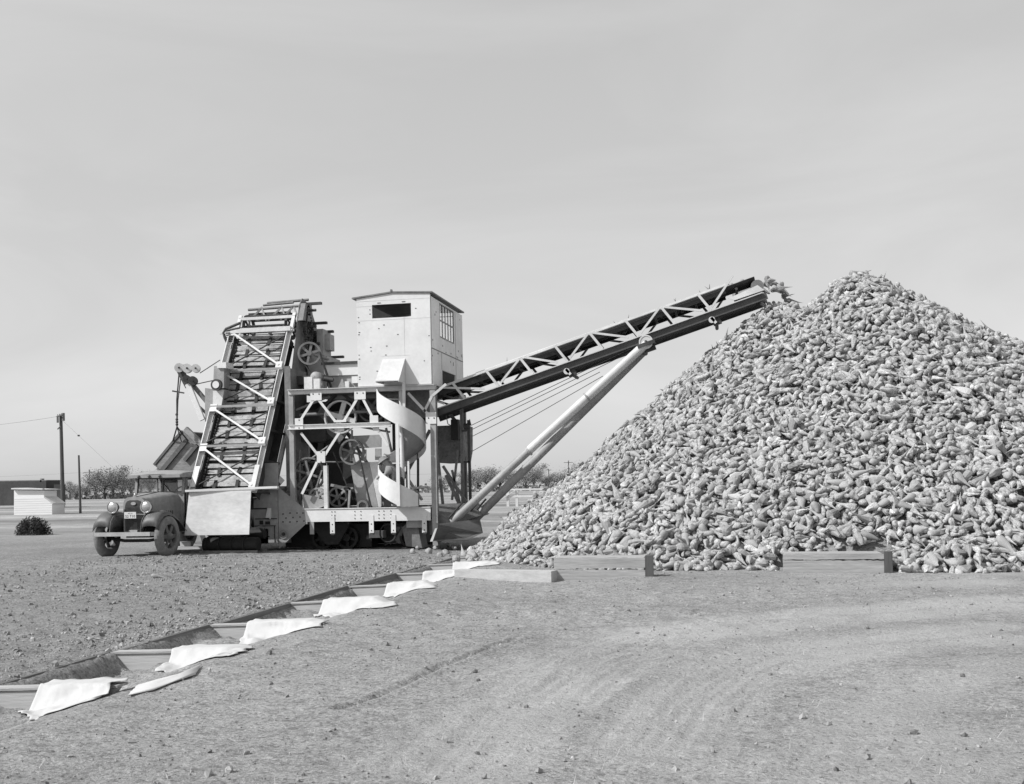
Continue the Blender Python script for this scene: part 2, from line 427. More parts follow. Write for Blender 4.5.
def rand_rots(n, rng=RNG):
    qn = rng.standard_normal((n, 4)); qn /= np.linalg.norm(qn, axis=1, keepdims=True); w, x, y, z = qn.T
    return np.stack([np.stack([1-2*(y*y+z*z), 2*(x*y-z*w), 2*(x*z+y*w)], -1), np.stack([2*(x*y+z*w), 1-2*(x*x+z*z), 2*(y*z-x*w)], -1), np.stack([2*(x*z-y*w), 2*(y*z+x*w), 1-2*(x*x+y*y)], -1)], 1)
n = 76000
cx = np.concatenate([RNG.uniform(-13, FL-.1, n//2), RNG.uniform(-6, 6, n//2)]); cy = 4.6+17*RNG.random(n)**1.25
keep = (RNG.random(n) < np.where(cx < FL, .95, .17)*(.35+.65*(fbm(cx*.8, cy*.8, 3, 91) > -.1))) & ~((cx > FL) & (cx < FR))
cx, cy = cx[keep], cy[keep]; sz = .0042+.006*RNG.random(len(cx))+.020*RNG.random(len(cx))**12*np.where(cx < FL, 1.4, 1.0)
o = scatter('dirt_clods', [rough_ball(i) for i in range(4)], np.stack([cx, cy, ground_h(cx, cy)+sz*.3], -1), sz, rand_rots(len(cx)), leaf_mat('dirt_clod', .25), np.clip(RNG.normal(.42, .3, len(cx)), 0, 1), smooth=False)
tag(o, 'loose clods and crumbs of dirt strewn over the yard', 'dirt clods', kind='stuff')
n = 1500
gx_ = RNG.uniform(-4, 4.5, n); gy_ = RNG.uniform(4.7, 9, n)
cl = fbm(gx_*.9, gy_*.9, 2, 77) > .0; gx_, gy_ = gx_[cl], gy_[cl]; n = len(gx_)
VS, FS = [], []
for i in range(n):
    h = random.uniform(.015, .055); a = random.uniform(0, 6.28); w = .0018; dx, dy = math.cos(a), math.sin(a); l = random.uniform(.2, 1.3)
    x, y = gx_[i], gy_[i]; z = gz(x, y)-.004
    b_ = len(VS); VS += [(x-dy*w, y+dx*w, z), (x+dy*w, y-dx*w, z), (x+dx*h*l+dy*w*.3, y+dy*h*l-dx*w*.3, z+h), (x+dx*h*l-dy*w*.3, y+dy*h*l+dx*w*.3, z+h)]; FS.append((b_, b_+1, b_+2, b_+3))
o = arr_mesh('dry_grass', np.array(VS), np.array(FS), M['dry'], False, np.repeat(RNG.random(n), 4))
tag(o, 'sparse dry grass and straw sprouting from the near dirt', 'dry grass', kind='stuff')

# ------------------------------------------------------------------ sugar beets and the heap
def beet_proto(seed, seg=9):
    r = np.random.default_rng(seed)
    prof = [(-1.0, 0.02), (-.99, .50), (-.84, .80), (-.45, 1.0), (.05, .94), (.7, .70), (1.4, .44), (2.1, .25), (2.9, .12), (3.5, .03)]
    ln = r.uniform(.92, 1.42); fat = r.uniform(.88, 1.12)
    if r.random() < .35: prof = prof[:7]+[(1.7, .32), (1.78, .02)]      # broken tail
    b1, b2 = r.normal(0, .10), r.normal(0, .10); sq = r.uniform(.8, 1.0)
    vs, cut = [], []; lob = r.uniform(0, 6.28)
    for i, (x, rad) in enumerate(prof):
        for k in range(seg):
            t = 2*math.pi*k/seg; rr = rad*fat*(1+.13*math.cos(2*t+lob)+.075*r.standard_normal()*(i > 1))
            vs.append((x*ln+.04*r.standard_normal()*(i > 2), rr*math.cos(t)*1.0+b1*x*x*.35, rr*math.sin(t)*sq+b2*x*x*.35)); cut.append(1.0 if i < 2 else 0.0)
    fs = [(i*seg+k, i*seg+(k+1) % seg, (i+1)*seg+(k+1) % seg, (i+1)*seg+k) for i in range(len(prof)-1) for k in range(seg)]
    vs = np.array(vs)
    for _ in range(2):                                   # flattened, dented sides
        nn = r.standard_normal(3); nn[0] *= .4; nn /= np.linalg.norm(nn); dd = vs@nn-r.uniform(.55, .85)*fat; vs = vs-np.outer(np.maximum(dd, 0)*.75, nn)
    kx = r.uniform(.2, 1.4); vs[:, 1] += np.maximum(vs[:, 0]-kx, 0)*r.normal(0, .28); vs[:, 0] -= .55*ln
    return vs, np.array(fs), np.array(cut)*(r.random() < .6)
PROTO = [beet_proto(100+i) for i in range(28)]
CONES = [(1.20, 24.4, 5.50, .88), (2.95, 24.5, 6.05, .80), (3.9, 24.5, 5.40, .75), (4.8, 24.4, 4.82, .69), (5.8, 24.3, 4.28, .62), (8.6, 24.0, 4.05, .60), (11.6, 24.0, 4.0, .60), (-.30, 22.2, 3.12, .655), (-1.7, 24.6, 2.5, .60)]
def heap_h(x, y, bumps=True):
    h = None
    for cx_, cy_, H, sl in CONES:
        d = np.sqrt((x-cx_)**2+(y-cy_)**2+.10); k = H-sl*d + .06
        h = k if h is None else np.where(np.abs(h-k) < .5, np.maximum(h, k)+.15*(.5-np.abs(h-k))**2, np.maximum(h, k))
    h = np.minimum(h, (y-16.85)*1.05)
    if bumps: h = h + .07*fbm(x*.8, y*.8, 3, 55)+.04*vnoise(x*2.5, y*2.5, 57)
    return h
def rot_from(axis, spin):      # rows of rotation taking +x to axis
    axis = axis/np.linalg.norm(axis, axis=1, keepdims=True); n = len(axis); up = np.tile(np.array([[.13, .31, .94]]), (n, 1))
    b = np.cross(axis, up); b /= np.linalg.norm(b, axis=1, keepdims=True); c = np.cross(axis, b)
    cs, sn = np.cos(spin)[:, None], np.sin(spin)[:, None]
    return np.stack([axis, b*cs+c*sn, -b*sn+c*cs], -1)
def heap_layer(sp, off, jit):
    xs = np.arange(-8, 10.5, sp); ys = np.arange(16.2, 26.6, sp*.86)
    x, y = np.meshgrid(xs, ys); x = x + (np.arange(len(ys)) % 2)[:, None]*sp/2
    x = (x+RNG.uniform(-jit, jit, x.shape)*sp).ravel(); y = (y+RNG.uniform(-jit, jit, y.shape)*sp).ravel()
    h = heap_h(x, y); e = .06
    gx1 = (heap_h(x+e, y)-heap_h(x-e, y))/(2*e); gy1 = (heap_h(x, y+e)-heap_h(x, y-e))/(2*e)
    k = h > -.02; x, y, h, gx1, gy1 = x[k], y[k], h[k], gx1[k], gy1[k]
    nrm = np.stack([-gx1, -gy1, np.ones_like(h)], -1); nrm /= np.linalg.norm(nrm, axis=1, keepdims=True)
    rr = RNG.standard_normal((len(x), 3)); tang = rr-nrm*np.sum(rr*nrm, 1)[:, None]; tang /= np.linalg.norm(tang, axis=1, keepdims=True)
    ax = tang+nrm*RNG.normal(0, .30, len(x))[:, None]; ax /= np.linalg.norm(ax, axis=1, keepdims=True)
    sz = np.clip(RNG.normal(.057, .013, len(x)), .032, .100)
    pos = np.stack([x, y, np.maximum(h, .0)], -1)+nrm*(off+RNG.normal(0, .022, len(x)))[:, None]
    pos[:, 2] = np.maximum(pos[:, 2], sz*.7)
    return pos, sz, rot_from(ax, RNG.uniform(0, 6.28, len(x)))
L1 = heap_layer(.138, .03, .45); L2 = heap_layer(.142, -.05, .5); L3 = heap_layer(.24, .07, .5)
pos = np.concatenate([L1[0], L2[0], L3[0]]); szs = np.concatenate([L1[1], L2[1], L3[1]]); rts = np.concatenate([L1[2], L2[2], L3[2]])
lay = np.concatenate([np.zeros(len(L1[0])), np.ones(len(L2[0])), np.full(len(L3[0]), 2)])
# nothing inside the flume end boxes or the machine's foot
def boxed(p, x0, x1, y0, y1, z1): return (p[:, 0] > x0) & (p[:, 0] < x1) & (p[:, 1] > y0) & (p[:, 1] < y1) & (p[:, 2] < z1)
bad = boxed(pos, -2.85, -1.1, 15.6, 17.1, .42) | boxed(pos, .70, 2.45, 16.6, 17.55, .42)
bad |= boxed(pos, -9.0, -4.9, 22.6, 27, 1.2)
pos, szs, rts, lay = pos[~bad], szs[~bad], rts[~bad], lay[~bad]
tones = np.clip(RNG.normal(.52, .17, len(pos)), 0, 1)
dpt = -pos[:, 0]*s_+pos[:, 1]*c_; uu = (pos[:, 0]*c_+pos[:, 1]*s_)/dpt*FPX
vis = (np.abs(uu) < 505) & (lay != 1)
score = np.where(vis, szs/dpt, 0) - (pos[:, 2] > 2.2)*.0004
N_IND = 262
top = np.argsort(-score)[:N_IND]; rest = np.setdiff1d(np.arange(len(pos)), top)
# the heap: every other beet, over its own inner mass
o = scatter('beet_heap', PROTO, pos[rest], szs[rest], rts[rest], M['beet'], tones[rest], smooth='mixed')
hx = np.arange(-9, 11, .16); hy = np.arange(16.2, 33, .16); X, Y = np.meshgrid(hx, hy); Z = heap_h(X, Y)-.16
Z = np.maximum(Z, -.3); idx = np.arange(X.size).reshape(X.shape)
q = np.stack([idx[:-1, :-1], idx[:-1, 1:], idx[1:, 1:], idx[1:, :-1]], -1).reshape(-1, 4)
core = arr_mesh('core', np.stack([X, Y, Z], -1).reshape(-1, 3), q, M['beet'], True, np.full(X.size, .15))
me = o.data; bm = bmesh.new(); bm.from_mesh(me); bm.from_mesh(core.data); bm.to_mesh(me); bm.free(); bpy.data.objects.remove(core)
tag(o, 'great sloping heap of thousands of pale sugar beets', 'beet heap', kind='stuff')
# single beets: shared meshes
BM = []
for i, (pv, pf, pc) in enumerate(PROTO*2):
    tn = np.clip(RNG.normal(.52, .17), .1, .9); b_ = arr_mesh('sugar_beet', pv, pf, M['beet'], i % 3 == 0, np.where(pc > .5, min(1, tn+.35), tn)); BM.append(b_.data); bpy.data.objects.remove(b_)
def beet_obj(p, s, rot, label, group):
    o = bpy.data.objects.new('sugar_beet', random.choice(BM)); COL.objects.link(o)
    o.matrix_world = Matrix.Translation(V(p)) @ Matrix([list(r) for r in rot]).to_4x4() @ Matrix.Scale(float(s), 4)
    return tag(o, label, 'sugar beet', group)
for i in top:
    x = pos[i, 0]
    if x < -2.8: lab, gr = 'pale sugar beet at the heap foot behind the limed pale plank', 'heap foot beets behind the pale plank'
    elif x < -1.1: lab, gr = 'pale sugar beet just above the cracked timber flume end', 'beets above the cracked flume end'
    elif x < .75: lab, gr = 'pale sugar beet at the heap foot between the two timber flume ends', 'heap foot beets between the flume ends'
    elif x < 2.4: lab, gr = 'pale sugar beet just above the flume end with one long board', 'beets above the long board flume end'
    else: lab, gr = 'pale sugar beet at the heap foot past the long board flume end', 'heap foot beets past the long board'
    beet_obj(pos[i], szs[i], rts[i], lab, gr)
# beets shooting off the boom end
tip = at(772, 284, 24.6)
for i in range(26):
    f = random.random()
    px, py = (768+26*f+random.gauss(0, 2.5), 281+3*f+26*f*f*.9+random.gauss(0, 2.6)) if i < 20 else (764+random.uniform(0, 16), 294+random.uniform(-12, 14))
    p = at(px, py, 24.6+random.uniform(-.35, .35))
    beet_obj(p, random.uniform(.045, .066), rot_from(np.array([[.9+random.gauss(0, .4), random.gauss(0, .5), -.5+random.gauss(0, .5)]]), np.array([random.random()*6]))[0], 'earthy sugar beet tumbling through the air off the conveyor boom end', 'beets falling off the boom')
# strays on the ground
for px, py in ((418, 548), (428, 551), (437, 547), (447, 552), (455, 548), (463, 553), (441, 555), (470, 556), (478, 551), (459, 559), (486, 558), (449, 545), (424, 545), (412, 551)):
    p = atz(px, py, .05); beet_obj(p, random.uniform(.06, .085), rot_from(np.array([[random.gauss(0, 1), random.gauss(0, 1), .1]])/1.5, np.array([random.random()*6]))[0]*1.0, 'stray sugar beet on the dirt below the machine skid', 'stray beets by the skid')
p = atz(157, 576, .04); beet_obj((p.x, p.y, gz(p.x, p.y)+.035), .045, rot_from(np.array([[1., .35, .03]]), np.array([1.]))[0], 'lone small beet on the churned dirt in front of the truck', 'lone beet')

# ------------------------------------------------------------------ flume: boards, canvas, ends
TK = [5.0, 6.80, 8.50, 10.30, 12.35, 14.5, 16.6, 18.55, 20.4]
ORD = ['', 'nearest', 'second', 'third', 'fourth', 'fifth', 'sixth', 'seventh', 'farthest']
for k in range(1, len(TK)):
    t0, t1 = TK[k-1]+.10, TK[k]
    fr = thing('timber_crib', f'{ORD[k]} timber crib of the flume, grey side plank and pale cross board', 'timber crib', (FL, t1, 0), group='timber cribs lining the flume')
    m = MB(); jz = random.uniform(-.01, .02); jx = random.uniform(-.02, .02)
    a, b = V((FL+jx, t0, .02+jz)), V((FL+jx+random.uniform(-.03, .03), t1-.01, .03+jz))
    lo = V((.13, 0, -.26)); th = V((-.045, 0, 0))
    m.prism([a, b, b+lo, a+lo], th)
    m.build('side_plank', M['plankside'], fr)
    m = MB(); zl, zr = .005, .045+random.uniform(-.01, .02); xr = FR-.10
    m.prism([(FL+.02, t1, zl), (xr, t1+.02, zr), (xr-.2, t1+.02, -.2), (FL+.13, t1, -.28)], (0, .05, 0))
    m.mi = 1; m.prism([(FL-.02, t1-.012, zl+.003), (xr, t1+.008, zr+.003), (xr, t1+.008, zr+.020), (FL-.02, t1-.012, zl+.020)], (0, .14, 0))
    m.build('cross_board', [M['paleplank'], M['plank']], fr)
    # canvas sheet lying over the board
    nu, nv = 44, 20; rows = []
    x0, x1 = FL+.50+random.uniform(-.1, .08), FR+.10+random.uniform(-.08, .08)-(.14 if k == 1 else 0); sd = k*13
    for j in range(nv+1):
        f = j/nv; row = []
        for i in range(nu+1):
            u = i/nu; x = x0+(x1-x0)*u + .05*f*math.sin(k+u*3) + u**3*(.10*f-.05+.06*float(vnoise(np.array([f*6.]), np.array([sd+.5]), 8)[0]))
            edge = .50+.28*math.sin(math.pi*u)**.7+.11*float(vnoise(np.array([u*5+sd]), np.array([.5]), 3)[0])+.07*float(vnoise(np.array([u*13+sd]), np.array([.5]), 4)[0])+.04*float(vnoise(np.array([u*31+sd]), np.array([.5]), 5)[0])
            dist = f*edge                                  # distance along the cloth from its back edge
            zt = zl+(zr-zl)*(x-FL)/(xr-FL)+.034
            if dist < .22: y, z = t1+.18-dist, zt+.004
            elif dist < .30: y, z = t1-.04-(dist-.22)*.6, zt-(dist-.22)*.75
            else:
                y = t1-.088-(dist-.30)*.92; z = zt-.06-(dist-.30)*(.9+2.5*max(0, u-.5))
            if x > xr: z = z+(gz(x, y)+.012-z)*min(1, (x-xr)/.16)
            z = max(z, gz(x, y)+.009)
            wr = .003*math.sin(u*(11+k)+k*2+f*9)+.034*float(vnoise(np.array([u*4.5+sd+f*2]), np.array([f*4+u*3]), 6)[0])
            row.append(V((x, y+wr*(f > .3), z+abs(wr)*.55*(1 if f < .8 else .25))))
        rows.append(row)
    m = MB(); m.sheet(rows); sh = m.build('canvas_sheet', M['canvas']); own_origin(sh, ((x0+x1)/2, t1, 0))
    md = sh.modifiers.new('thick', 'SOLIDIFY'); md.thickness = .004; md.offset = 0
    tag(sh, f'white canvas sheet crumpled over the {ORD[k]} flume cross board', 'canvas sheet', 'canvas sheets along the flume')
# a strip of canvas half buried beside the nearest frames
for nm, pts in (('half buried canvas strip between the nearest and second flume sheets', [(132, 692), (156, 686), (178, 679), (198, 672)]),):
    rows = []
    for i, (px, py) in enumerate(pts):
        p = atz(px, py, .03); rows.append([V((p.x-.02*j, p.y+.05*j, gz(p.x-.02*j, p.y+.05*j)+.008+.005*((i+j) % 2))) for j in range(-3, 5)])
    m = MB(); m.sheet(rows); sh = m.build('canvas_strip', M['canvas']); own_origin(sh, rows[0][0])
    sh.modifiers.new('thick', 'SOLIDIFY').thickness = .006
    tag(sh, nm, 'canvas strip')
# pale limed plank along the heap foot
a, b = V((-4.12, 16.0, 0)), V((-2.55, 15.55, 0))
m = MB(); m.prism([a+V((0, 0, -.08)), b+V((0, 0, -.08)), b+V((0, 0, .145)), a+V((0, 0, .135))], (.06, .22, 0))
o = m.build('pale_plank', M['paleplank']); own_origin(o, a); tag(o, 'pale limed plank lying on edge at the heap foot', 'plank')
# flume ends under the heap
def flume_end(label, x0, x1, y, z1, boards):
    r = thing('flume_end', label, 'flume end', ((x0+x1)/2, y, 0))
    zz = -.10
    for h in boards:
        m = MB(); nn = 30; top = [V((x0+(x1-x0)*k/nn, y, zz+h-.004+random.uniform(-.007, .003)-.010*abs(math.sin(k*.31+zz*9)))) for k in range(nn+1)]
        bot = [V((x1-(x1-x0)*k/nn, y, zz+.003+random.uniform(-.002, .006)+(.012*(1-k/nn) if len(boards) > 1 and zz > 0 and z1 > .32 else 0))) for k in range(nn+1)]
        m.prism(top+bot, (0, .05, 0)); m.build('front_board', M['plank'], r); zz += h
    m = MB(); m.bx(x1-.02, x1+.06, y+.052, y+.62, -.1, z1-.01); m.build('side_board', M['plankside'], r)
    m = MB(); m.bx(x0+.022, x1-.022, y+.07, y+.6, z1-.05, z1-.012); m.build('cover_board', M['plank'], r)
    m = MB(); m.bx(x1+.004, x1+.12, y-.01, y+.048, -.1, z1+.02); m.build('dark_end_strip', M['pole'], r)  # dark upright strip at the right end of the front boards
flume_end('grey timber flume end with a cracked double board under the heap', -2.54, -1.20, 15.75, .335, [.16+.10, .175])
flume_end('grey timber flume end with one long clean board under the heap', .80, 2.26, 16.85, .30, [.16+.14, .10])

# ------------------------------------------------------------------ the beet piler
T0 = 23.4                                   # front plane of the machine
P = thing('beet_piler', 'tall pale steel beet piling machine with slatted elevator, white cabin and long conveyor boom', 'beet piler', (-8.5, 24.5, 0))
EL, ER = -11.93, -10.41                     # elevator sides
EB, ET = V((0, 22.6, 1.42)), V((0, 24.8, 5.33))
EDIR = (ET-EB).normalized(); ENRM = V((0, -EDIR.z, EDIR.y))        # out of the front face
def ep(s, f, off=0.0): p = EB.lerp(ET, f)+ENRM*off; return V((s, p.y, p.z))
def rivets(m, pts, r=.016, ax=(0, -1, 0)):
    for p in pts: m.lathe(p, ax, [(0, r), (.008, r*.8), (.012, .001)], 6)

# --- elevator
m = MB()
for s in (EL, ER):
    m.angle(ep(s, -.01), ep(s, 1.0), .10, .10, .02, (0, -1, 0)); m.angle(ep(s, -.05, -.95), ep(s, 1.02, -.95), .09, .09, .02, (0, 1, 0))
m.build('elevator_post', M['white2'], P)
LV = [0.0, .262, .505, .735, 1.0]
for f in LV: m = MB(); m.beam(ep(EL-.06, f, .03), ep(ER+.06, f, .03), .07, .055, (0, 0, 1)); m.build('elevator_crossbar', M['grey'], P)
m = MB()
for i in range(4):
    m.beam(ep(EL+.05, LV[i+1]-.015, .066), ep(ER-.05, LV[i]+.02, .066), .045, .014, ENRM)
    for s, f in ((EL+.05, LV[i+1]-.01), (ER-.05, LV[i]+.02)):
        c = ep(s, f, .048); m.prism([c+EDIR*.10+V((-.08, 0, 0)), c+EDIR*.10+V((.08, 0, 0)), c-EDIR*.10+V((.08, 0, 0)), c-EDIR*.10+V((-.08, 0, 0))], ENRM*.012)
for s in (EL+.03, ER-.03): m.beam(ep(s, .02, .045), ep(s, .14, .045), .11, .012, ENRM)
m.build('elevator_brace', M['pale'], P)
m = MB()
for i in range(4): m.tube([ep(EL+.05, LV[i]+.03, -.02), ep(ER-.05, LV[i+1]-.03, -.02)], .018, 6)
m.build('elevator_tie_rod', M['dark'], P)
m = MB()                                                          # side boards of the elevator trough
for s in (EL+.07, ER-.07): m.prism([ep(s, .0, -.04), ep(s, .98, -.04), ep(s, .98, -.46), ep(s, .0, -.46)], (.02, 0, 0))
m.build('elevator_side_board', M['dark'], P)
m = MB(); m.mi = 1                                                # the slatted apron
m.prism([ep(EL+.11, 0, -.42), ep(ER-.11, 0, -.42), ep(ER-.11, .90, -.42), ep(EL+.11, .90, -.42)], -ENRM*.01)
m.mi = 0; f = .015; L = (ET-EB).length
while f < .985:
    r_ = random.random(); w = ER-EL-.3
    m.mi = 0
    if r_ < .86:                                                  # a board flight, some of them tilted or missing
        tl = random.uniform(-.05, .05)
        for dd, hh in ((0, .15), (.042, .10)):
            m.beam(ep(EL+.17, f+dd, -.16+tl*.5), ep(ER-.17, f+dd, -.16-tl*.4), .025, hh+random.uniform(-.03, .03), ENRM.cross(V((1, 0, 0)))+ENRM*random.uniform(-.3, .3))
    m.mi = 1
    for j in (.14, .26, .40, .52, .62, .74, .88):
        m.tube([ep(EL+.13, f+j*.075, -.17), ep(ER-.13, f+j*.075, -.17+random.uniform(-.01, .01))], .010, 5)
    for s in (.30, .66): 
        m.beam(ep(EL+s*(ER-EL)+random.uniform(-.06, .06), f+.012, -.13), ep(EL+s*(ER-EL)+random.uniform(-.03, .03), f+.062, -.12), .075, .02, ENRM)
    m.mi = 0; f += .0745
m.build('elevator_apron', [M['slat'], M['black']], P)
m = MB()                                                          # drag chains down both edges
for s in (EL+.145, ER-.145):
    for i in range(58):
        f = i/58; m.box(ep(s, f, -.12), (.035, .045, .05), Matrix.Rotation(.4*(i % 2), 3, 'X'))
m.build('elevator_chain', M['dark'], P)
m = MB()                                                          # rear deck and truss behind the apron
m.prism([ep(EL+.06, 0, -.90), ep(ER-.06, 0, -.90), ep(ER-.06, .80, -.90), ep(EL+.06, .80, -.90)], -ENRM*.02)
for i in range(6):
    f = i/5.5; m.beam(ep(ER, f, -.05), ep(ER, f+.09, -.92), .05, .05); m.beam(ep(EL, f, -.05), ep(EL, f+.09, -.92), .05, .05)
m.build('elevator_return_deck', M['dark'], P)

# --- elevator head
HT = at(300, 306, 25.6)
m = MB()
f1, f2 = 1.0, 1.13
m.beam(ep(EL-.28, .992, .08), ep(ER+.06, .992, .08), .06, .11, (0, 0, 1))
m.beam(ep(EL+.14, 1.078, .05), ep(ER+.10, 1.078, .05), .06, .07, (0, 0, 1))
for s in (EL+.16, ER+.06): m.beam(ep(s, .98, .04), ep(s, 1.10, .04), .08, .07, ENRM)
m.build('head_crossbeam', M['white2'], P)
m = MB()
y0 = 25.35
for z, dx0, dx1, r in ((6.02, .28, .18, .035), (6.14, .62, -.05, .03), (6.20, .70, .32, .035)): m.tube([(EL+dx0-.10, y0+(z-6)*1.2, z-.06), (ER+dx1-.14, y0+(z-6)*1.2, z-.03)], r, 8)
for s in (EL+.42, EL+.95, ER-.25): m.beam((s-.12, 25.1, 5.62), (s+.12, 25.4, 6.0), .05, .02, (0, -1, 0)); m.beam((s+.36, 25.1, 5.62), (s+.10, 25.4, 6.02), .04, .02, (0, -1, 0))
m.build('head_rail', M['mid'], P)
m = MB()                                                          # head sprockets and shaft
hc = ep(0, 1.09, -.40)
m.tube([(EL-.15, hc.y, hc.z), (ER+.35, hc.y, hc.z)], .045, 10)
for s in (EL+.2, ER-.2): m.wheel((s, hc.y, hc.z), (1, 0, 0), .34, .06, .06, 6, .09, .05)
for k in range(8):
    a = 2*math.pi*k/8; m.beam((EL+.2, hc.y+.33*math.cos(a), hc.z+.33*math.sin(a)), (ER-.2, hc.y+.33*math.cos(a), hc.z+.33*math.sin(a)), .03, .10, (0, math.cos(a), math.sin(a)))
m.build('head_sprocket', M['dark'], P)
m = MB()                                                          # left chain guard loop
pl = [at(240, 323, 24.7), at(226, 329, 24.7), at(223.5, 333, 24.7), at(225, 338, 24.7), at(229, 346, 24.7)]
m.tube(pl, .035, 6); m.tube([p+V((.10, .05, -.12)) for p in pl], .03, 6); m.tube([at(226, 331, 24.7), at(240, 328, 24.7)], .03, 6)
for i in range(9): p = pl[1].lerp(pl[4], i/8); m.box(p+V((.05, 0, -.05)), (.12, .04, .03))
m.build('chain_guard', M['dark'], P)
m = MB()                                                          # right-hand head plate
sx = ER+.14
def pp(s, pts): return [V((s, a, b)) for a, b in pts]
m.prism(pp(sx, [(24.75, 5.0), (25.05, 5.95), (25.25, 6.15), (25.75, 6.05), (26.2, 5.5), (26.5, 4.9), (26.3, 4.1), (24.4, 3.9)]), (.02, 0, 0))
m.prism(pp(sx+.03, [(24.9, 5.55), (25.1, 6.0), (25.5, 6.02), (25.6, 5.6)]), (.13, 0, 0))
m.build('head_side_plate', M['mid'], P)
m = MB()                                                          # drive clutter on the head plate
for (y, z, r, w) in ((25.3, 5.45, .26, .06), (25.5, 5.05, .20, .07), (25.9, 5.25, .16, .06), (25.3, 5.85, .13, .08), (25.1, 4.7, .18, .06)):
    m.wheel((sx+.12, y, z), (1, 0, 0), r, w, .05, 5, .05, .035); m.cyl((sx, y, z), (sx+.35, y, z), .035, 8)
for (a, b) in (((25.08, 5.45), (25.17, 4.7)), ((25.55, 5.42), (25.28, 4.7)), ((25.3, 5.98), (25.68, 5.1)), ((25.2, 5.8), (25.1, 5.5))):
    for i in range(13): p = V((sx+.15, a[0], a[1])).lerp(V((sx+.15, b[0], b[1])), i/12); m.box(p, (.05, .06, .045))
for (y, z, l) in ((25.5, 6.05, .42), (25.9, 5.62, .40), (25.95, 5.4, .55), (26.2, 4.78, .72)): m.beam((sx-.1, y, z), (sx+l, y, z), .10, .06)
m.build('head_drive_gear', M['dark'], P)
m = MB(); m.bx(sx+.26, sx+.42, 25.55, 26.1, 4.75, 5.42); m.bx(sx+.42, sx+.55, 25.7, 26.0, 4.9, 5.3); m.bx(sx+.10, sx+.62, 25.3, 26.2, 4.15, 4.70)
m.build('chain_case', M['grey'], P)
# pulley, belt and motor
pc = at(309.5, 353.5, 24.05); mc = at(318, 379, 24.05)
m = MB(); m.wheel(pc, (.25, -1, 0), .275, .10, .045, 6, .06, .055); m.cyl(pc, pc+V((0, 1.2, 0)), .035, 10); m.build('drive_pulley', M['mid'], P)
m = MB()
for s in (-1, 1): m.beam(pc+V((s*.265, -.01, -.02)), at(319+s*8+4, 388, 24.05) if s > 0 else mc+V((-.09, -.01, .02)), .02, .07, (0, 1, 0))
m.beam(pc+V((.26, -.01, .03)), at(332, 388, 24.05), .02, .06, (0, 1, 0)); m.build('drive_belt', M['belt'], P)
m = MB(); m.lathe(mc+V((0, -.2, .03)), (0, 1, 0), [(0, .01), (0, .10), (.04, .13), (.4, .13), (.44, .1), (.44, .01)], 14); m.bx(mc.x-.16, mc.x+.16, mc.y-.15, mc.y+.15, 3.74, mc.z-.06)
m.mi = 1; m.cyl(mc+V((.2, -.1, .0)), mc+V((.42, -.1, -.05)), .05, 8); m.build('motor', [M['grey'], M['dark']], P)
m = MB(); m.bx(mc.x-.22, mc.x-.02, mc.y-.32, mc.y-.22, 3.75, 4.03); m.bx(mc.x+.02, mc.x+.17, mc.y-.34, mc.y-.24, 3.75, 3.98); m.build('switch_box', M['white2'], P)

# --- tall plate and post at the right of the elevator
m = MB(); xs0 = at(284, 420, T0+.25).x
m.mi = 1; m.bx(xs0, xs0+.13, T0+.32, T0+.36, 1.35, 4.3); m.bx(xs0+.13, xs0+.15, T0+.32, T0+1.3, 1.4, 4.25); m.mi = 0  # column in a darker grey that paints in the elevator's shade
m.prism([at(258, 490, T0-.1), at(278, 490, T0-.1), at(278, 463, T0-.1), at(263, 463, T0-.1)], (0, .03, 0))
m.build('elevator_side_plate', [M['grey'], M['mid']], P)

# --- front apron panel
m = MB(); ty = 22.3
pl = [at(189, 492, ty), at(251, 490.5, ty), at(249, 534.5, ty-.02), at(184.5, 535.5, ty-.02)]
m.prism(pl, (0, .02, 0)); 
m.beam(at(186, 492.3, ty-.02)+V((0, 0, .03)), at(278, 488.5, ty+.1)+V((0, 0, .03)), .10, .05)
o = m.build('apron_panel', mat('streaked_pale_sheet', .70, .22, .9, .5, stretch=(1, 1, 2.2), bump=.1, spots=(.66, .24)), P)
m = MB(); m.beam(at(189, 530, ty+.06), at(184, 536, ty+.06), .05, .05); m.beam(at(250, 529, ty+.1), at(262, 527, ty+.9), .04, .04); m.build('panel_bracket', M['mid'], P)
# --- riveted end box and gusset
bx0, bx1 = at(254, 520, T0).x, at(278, 520, T0).x
m = MB(); m.bx(bx0, bx1, T0, T0+1.5, .16, 1.44); m.mi = 1
m.bx(bx0+.03, bx1-.02, T0-.012, T0, .74, .76); m.bx(bx0+.02, bx1-.06, T0-.02, T0, .58, .595)
m.bx(bx0+.14, bx0+.23, T0-.010, T0, .62, .71); m.bx(bx0+.28, bx0+.40, T0-.010, T0, .615, .69); m.bx(bx1-.09, bx1-.075, T0-.018, T0, .2, .58)
m.bx(bx0+.3, bx0+.38, T0-.012, T0, .33, .355); m.mi = 0; m.bx(bx0-.02, bx1+.04, T0-.035, T0+1.5, 1.44, 1.50)
rivets(m, [(bx1-.02, T0, .25+.1*i) for i in range(12)]); m.build('end_box', [M['grey'], M['black']], P)
GX0 = at(303, 516, T0).x; GX1 = -6.55
m = MB(); q_ = lambda px, py: at(px, py, T0-.004)
m.prism([q_(278, 487), q_(304.5, 509), q_(306, 523.5), q_(279, 549)], (0, .03, 0)); m.mi = 1
rivets(m, [at(px, py, T0-.006) for px, py in [(283, 514), (290, 513), (297, 513), (303, 513), (286, 518), (293, 517.5), (300, 517), (283, 522), (290, 522), (297, 521.5), (304, 521)]], .02)
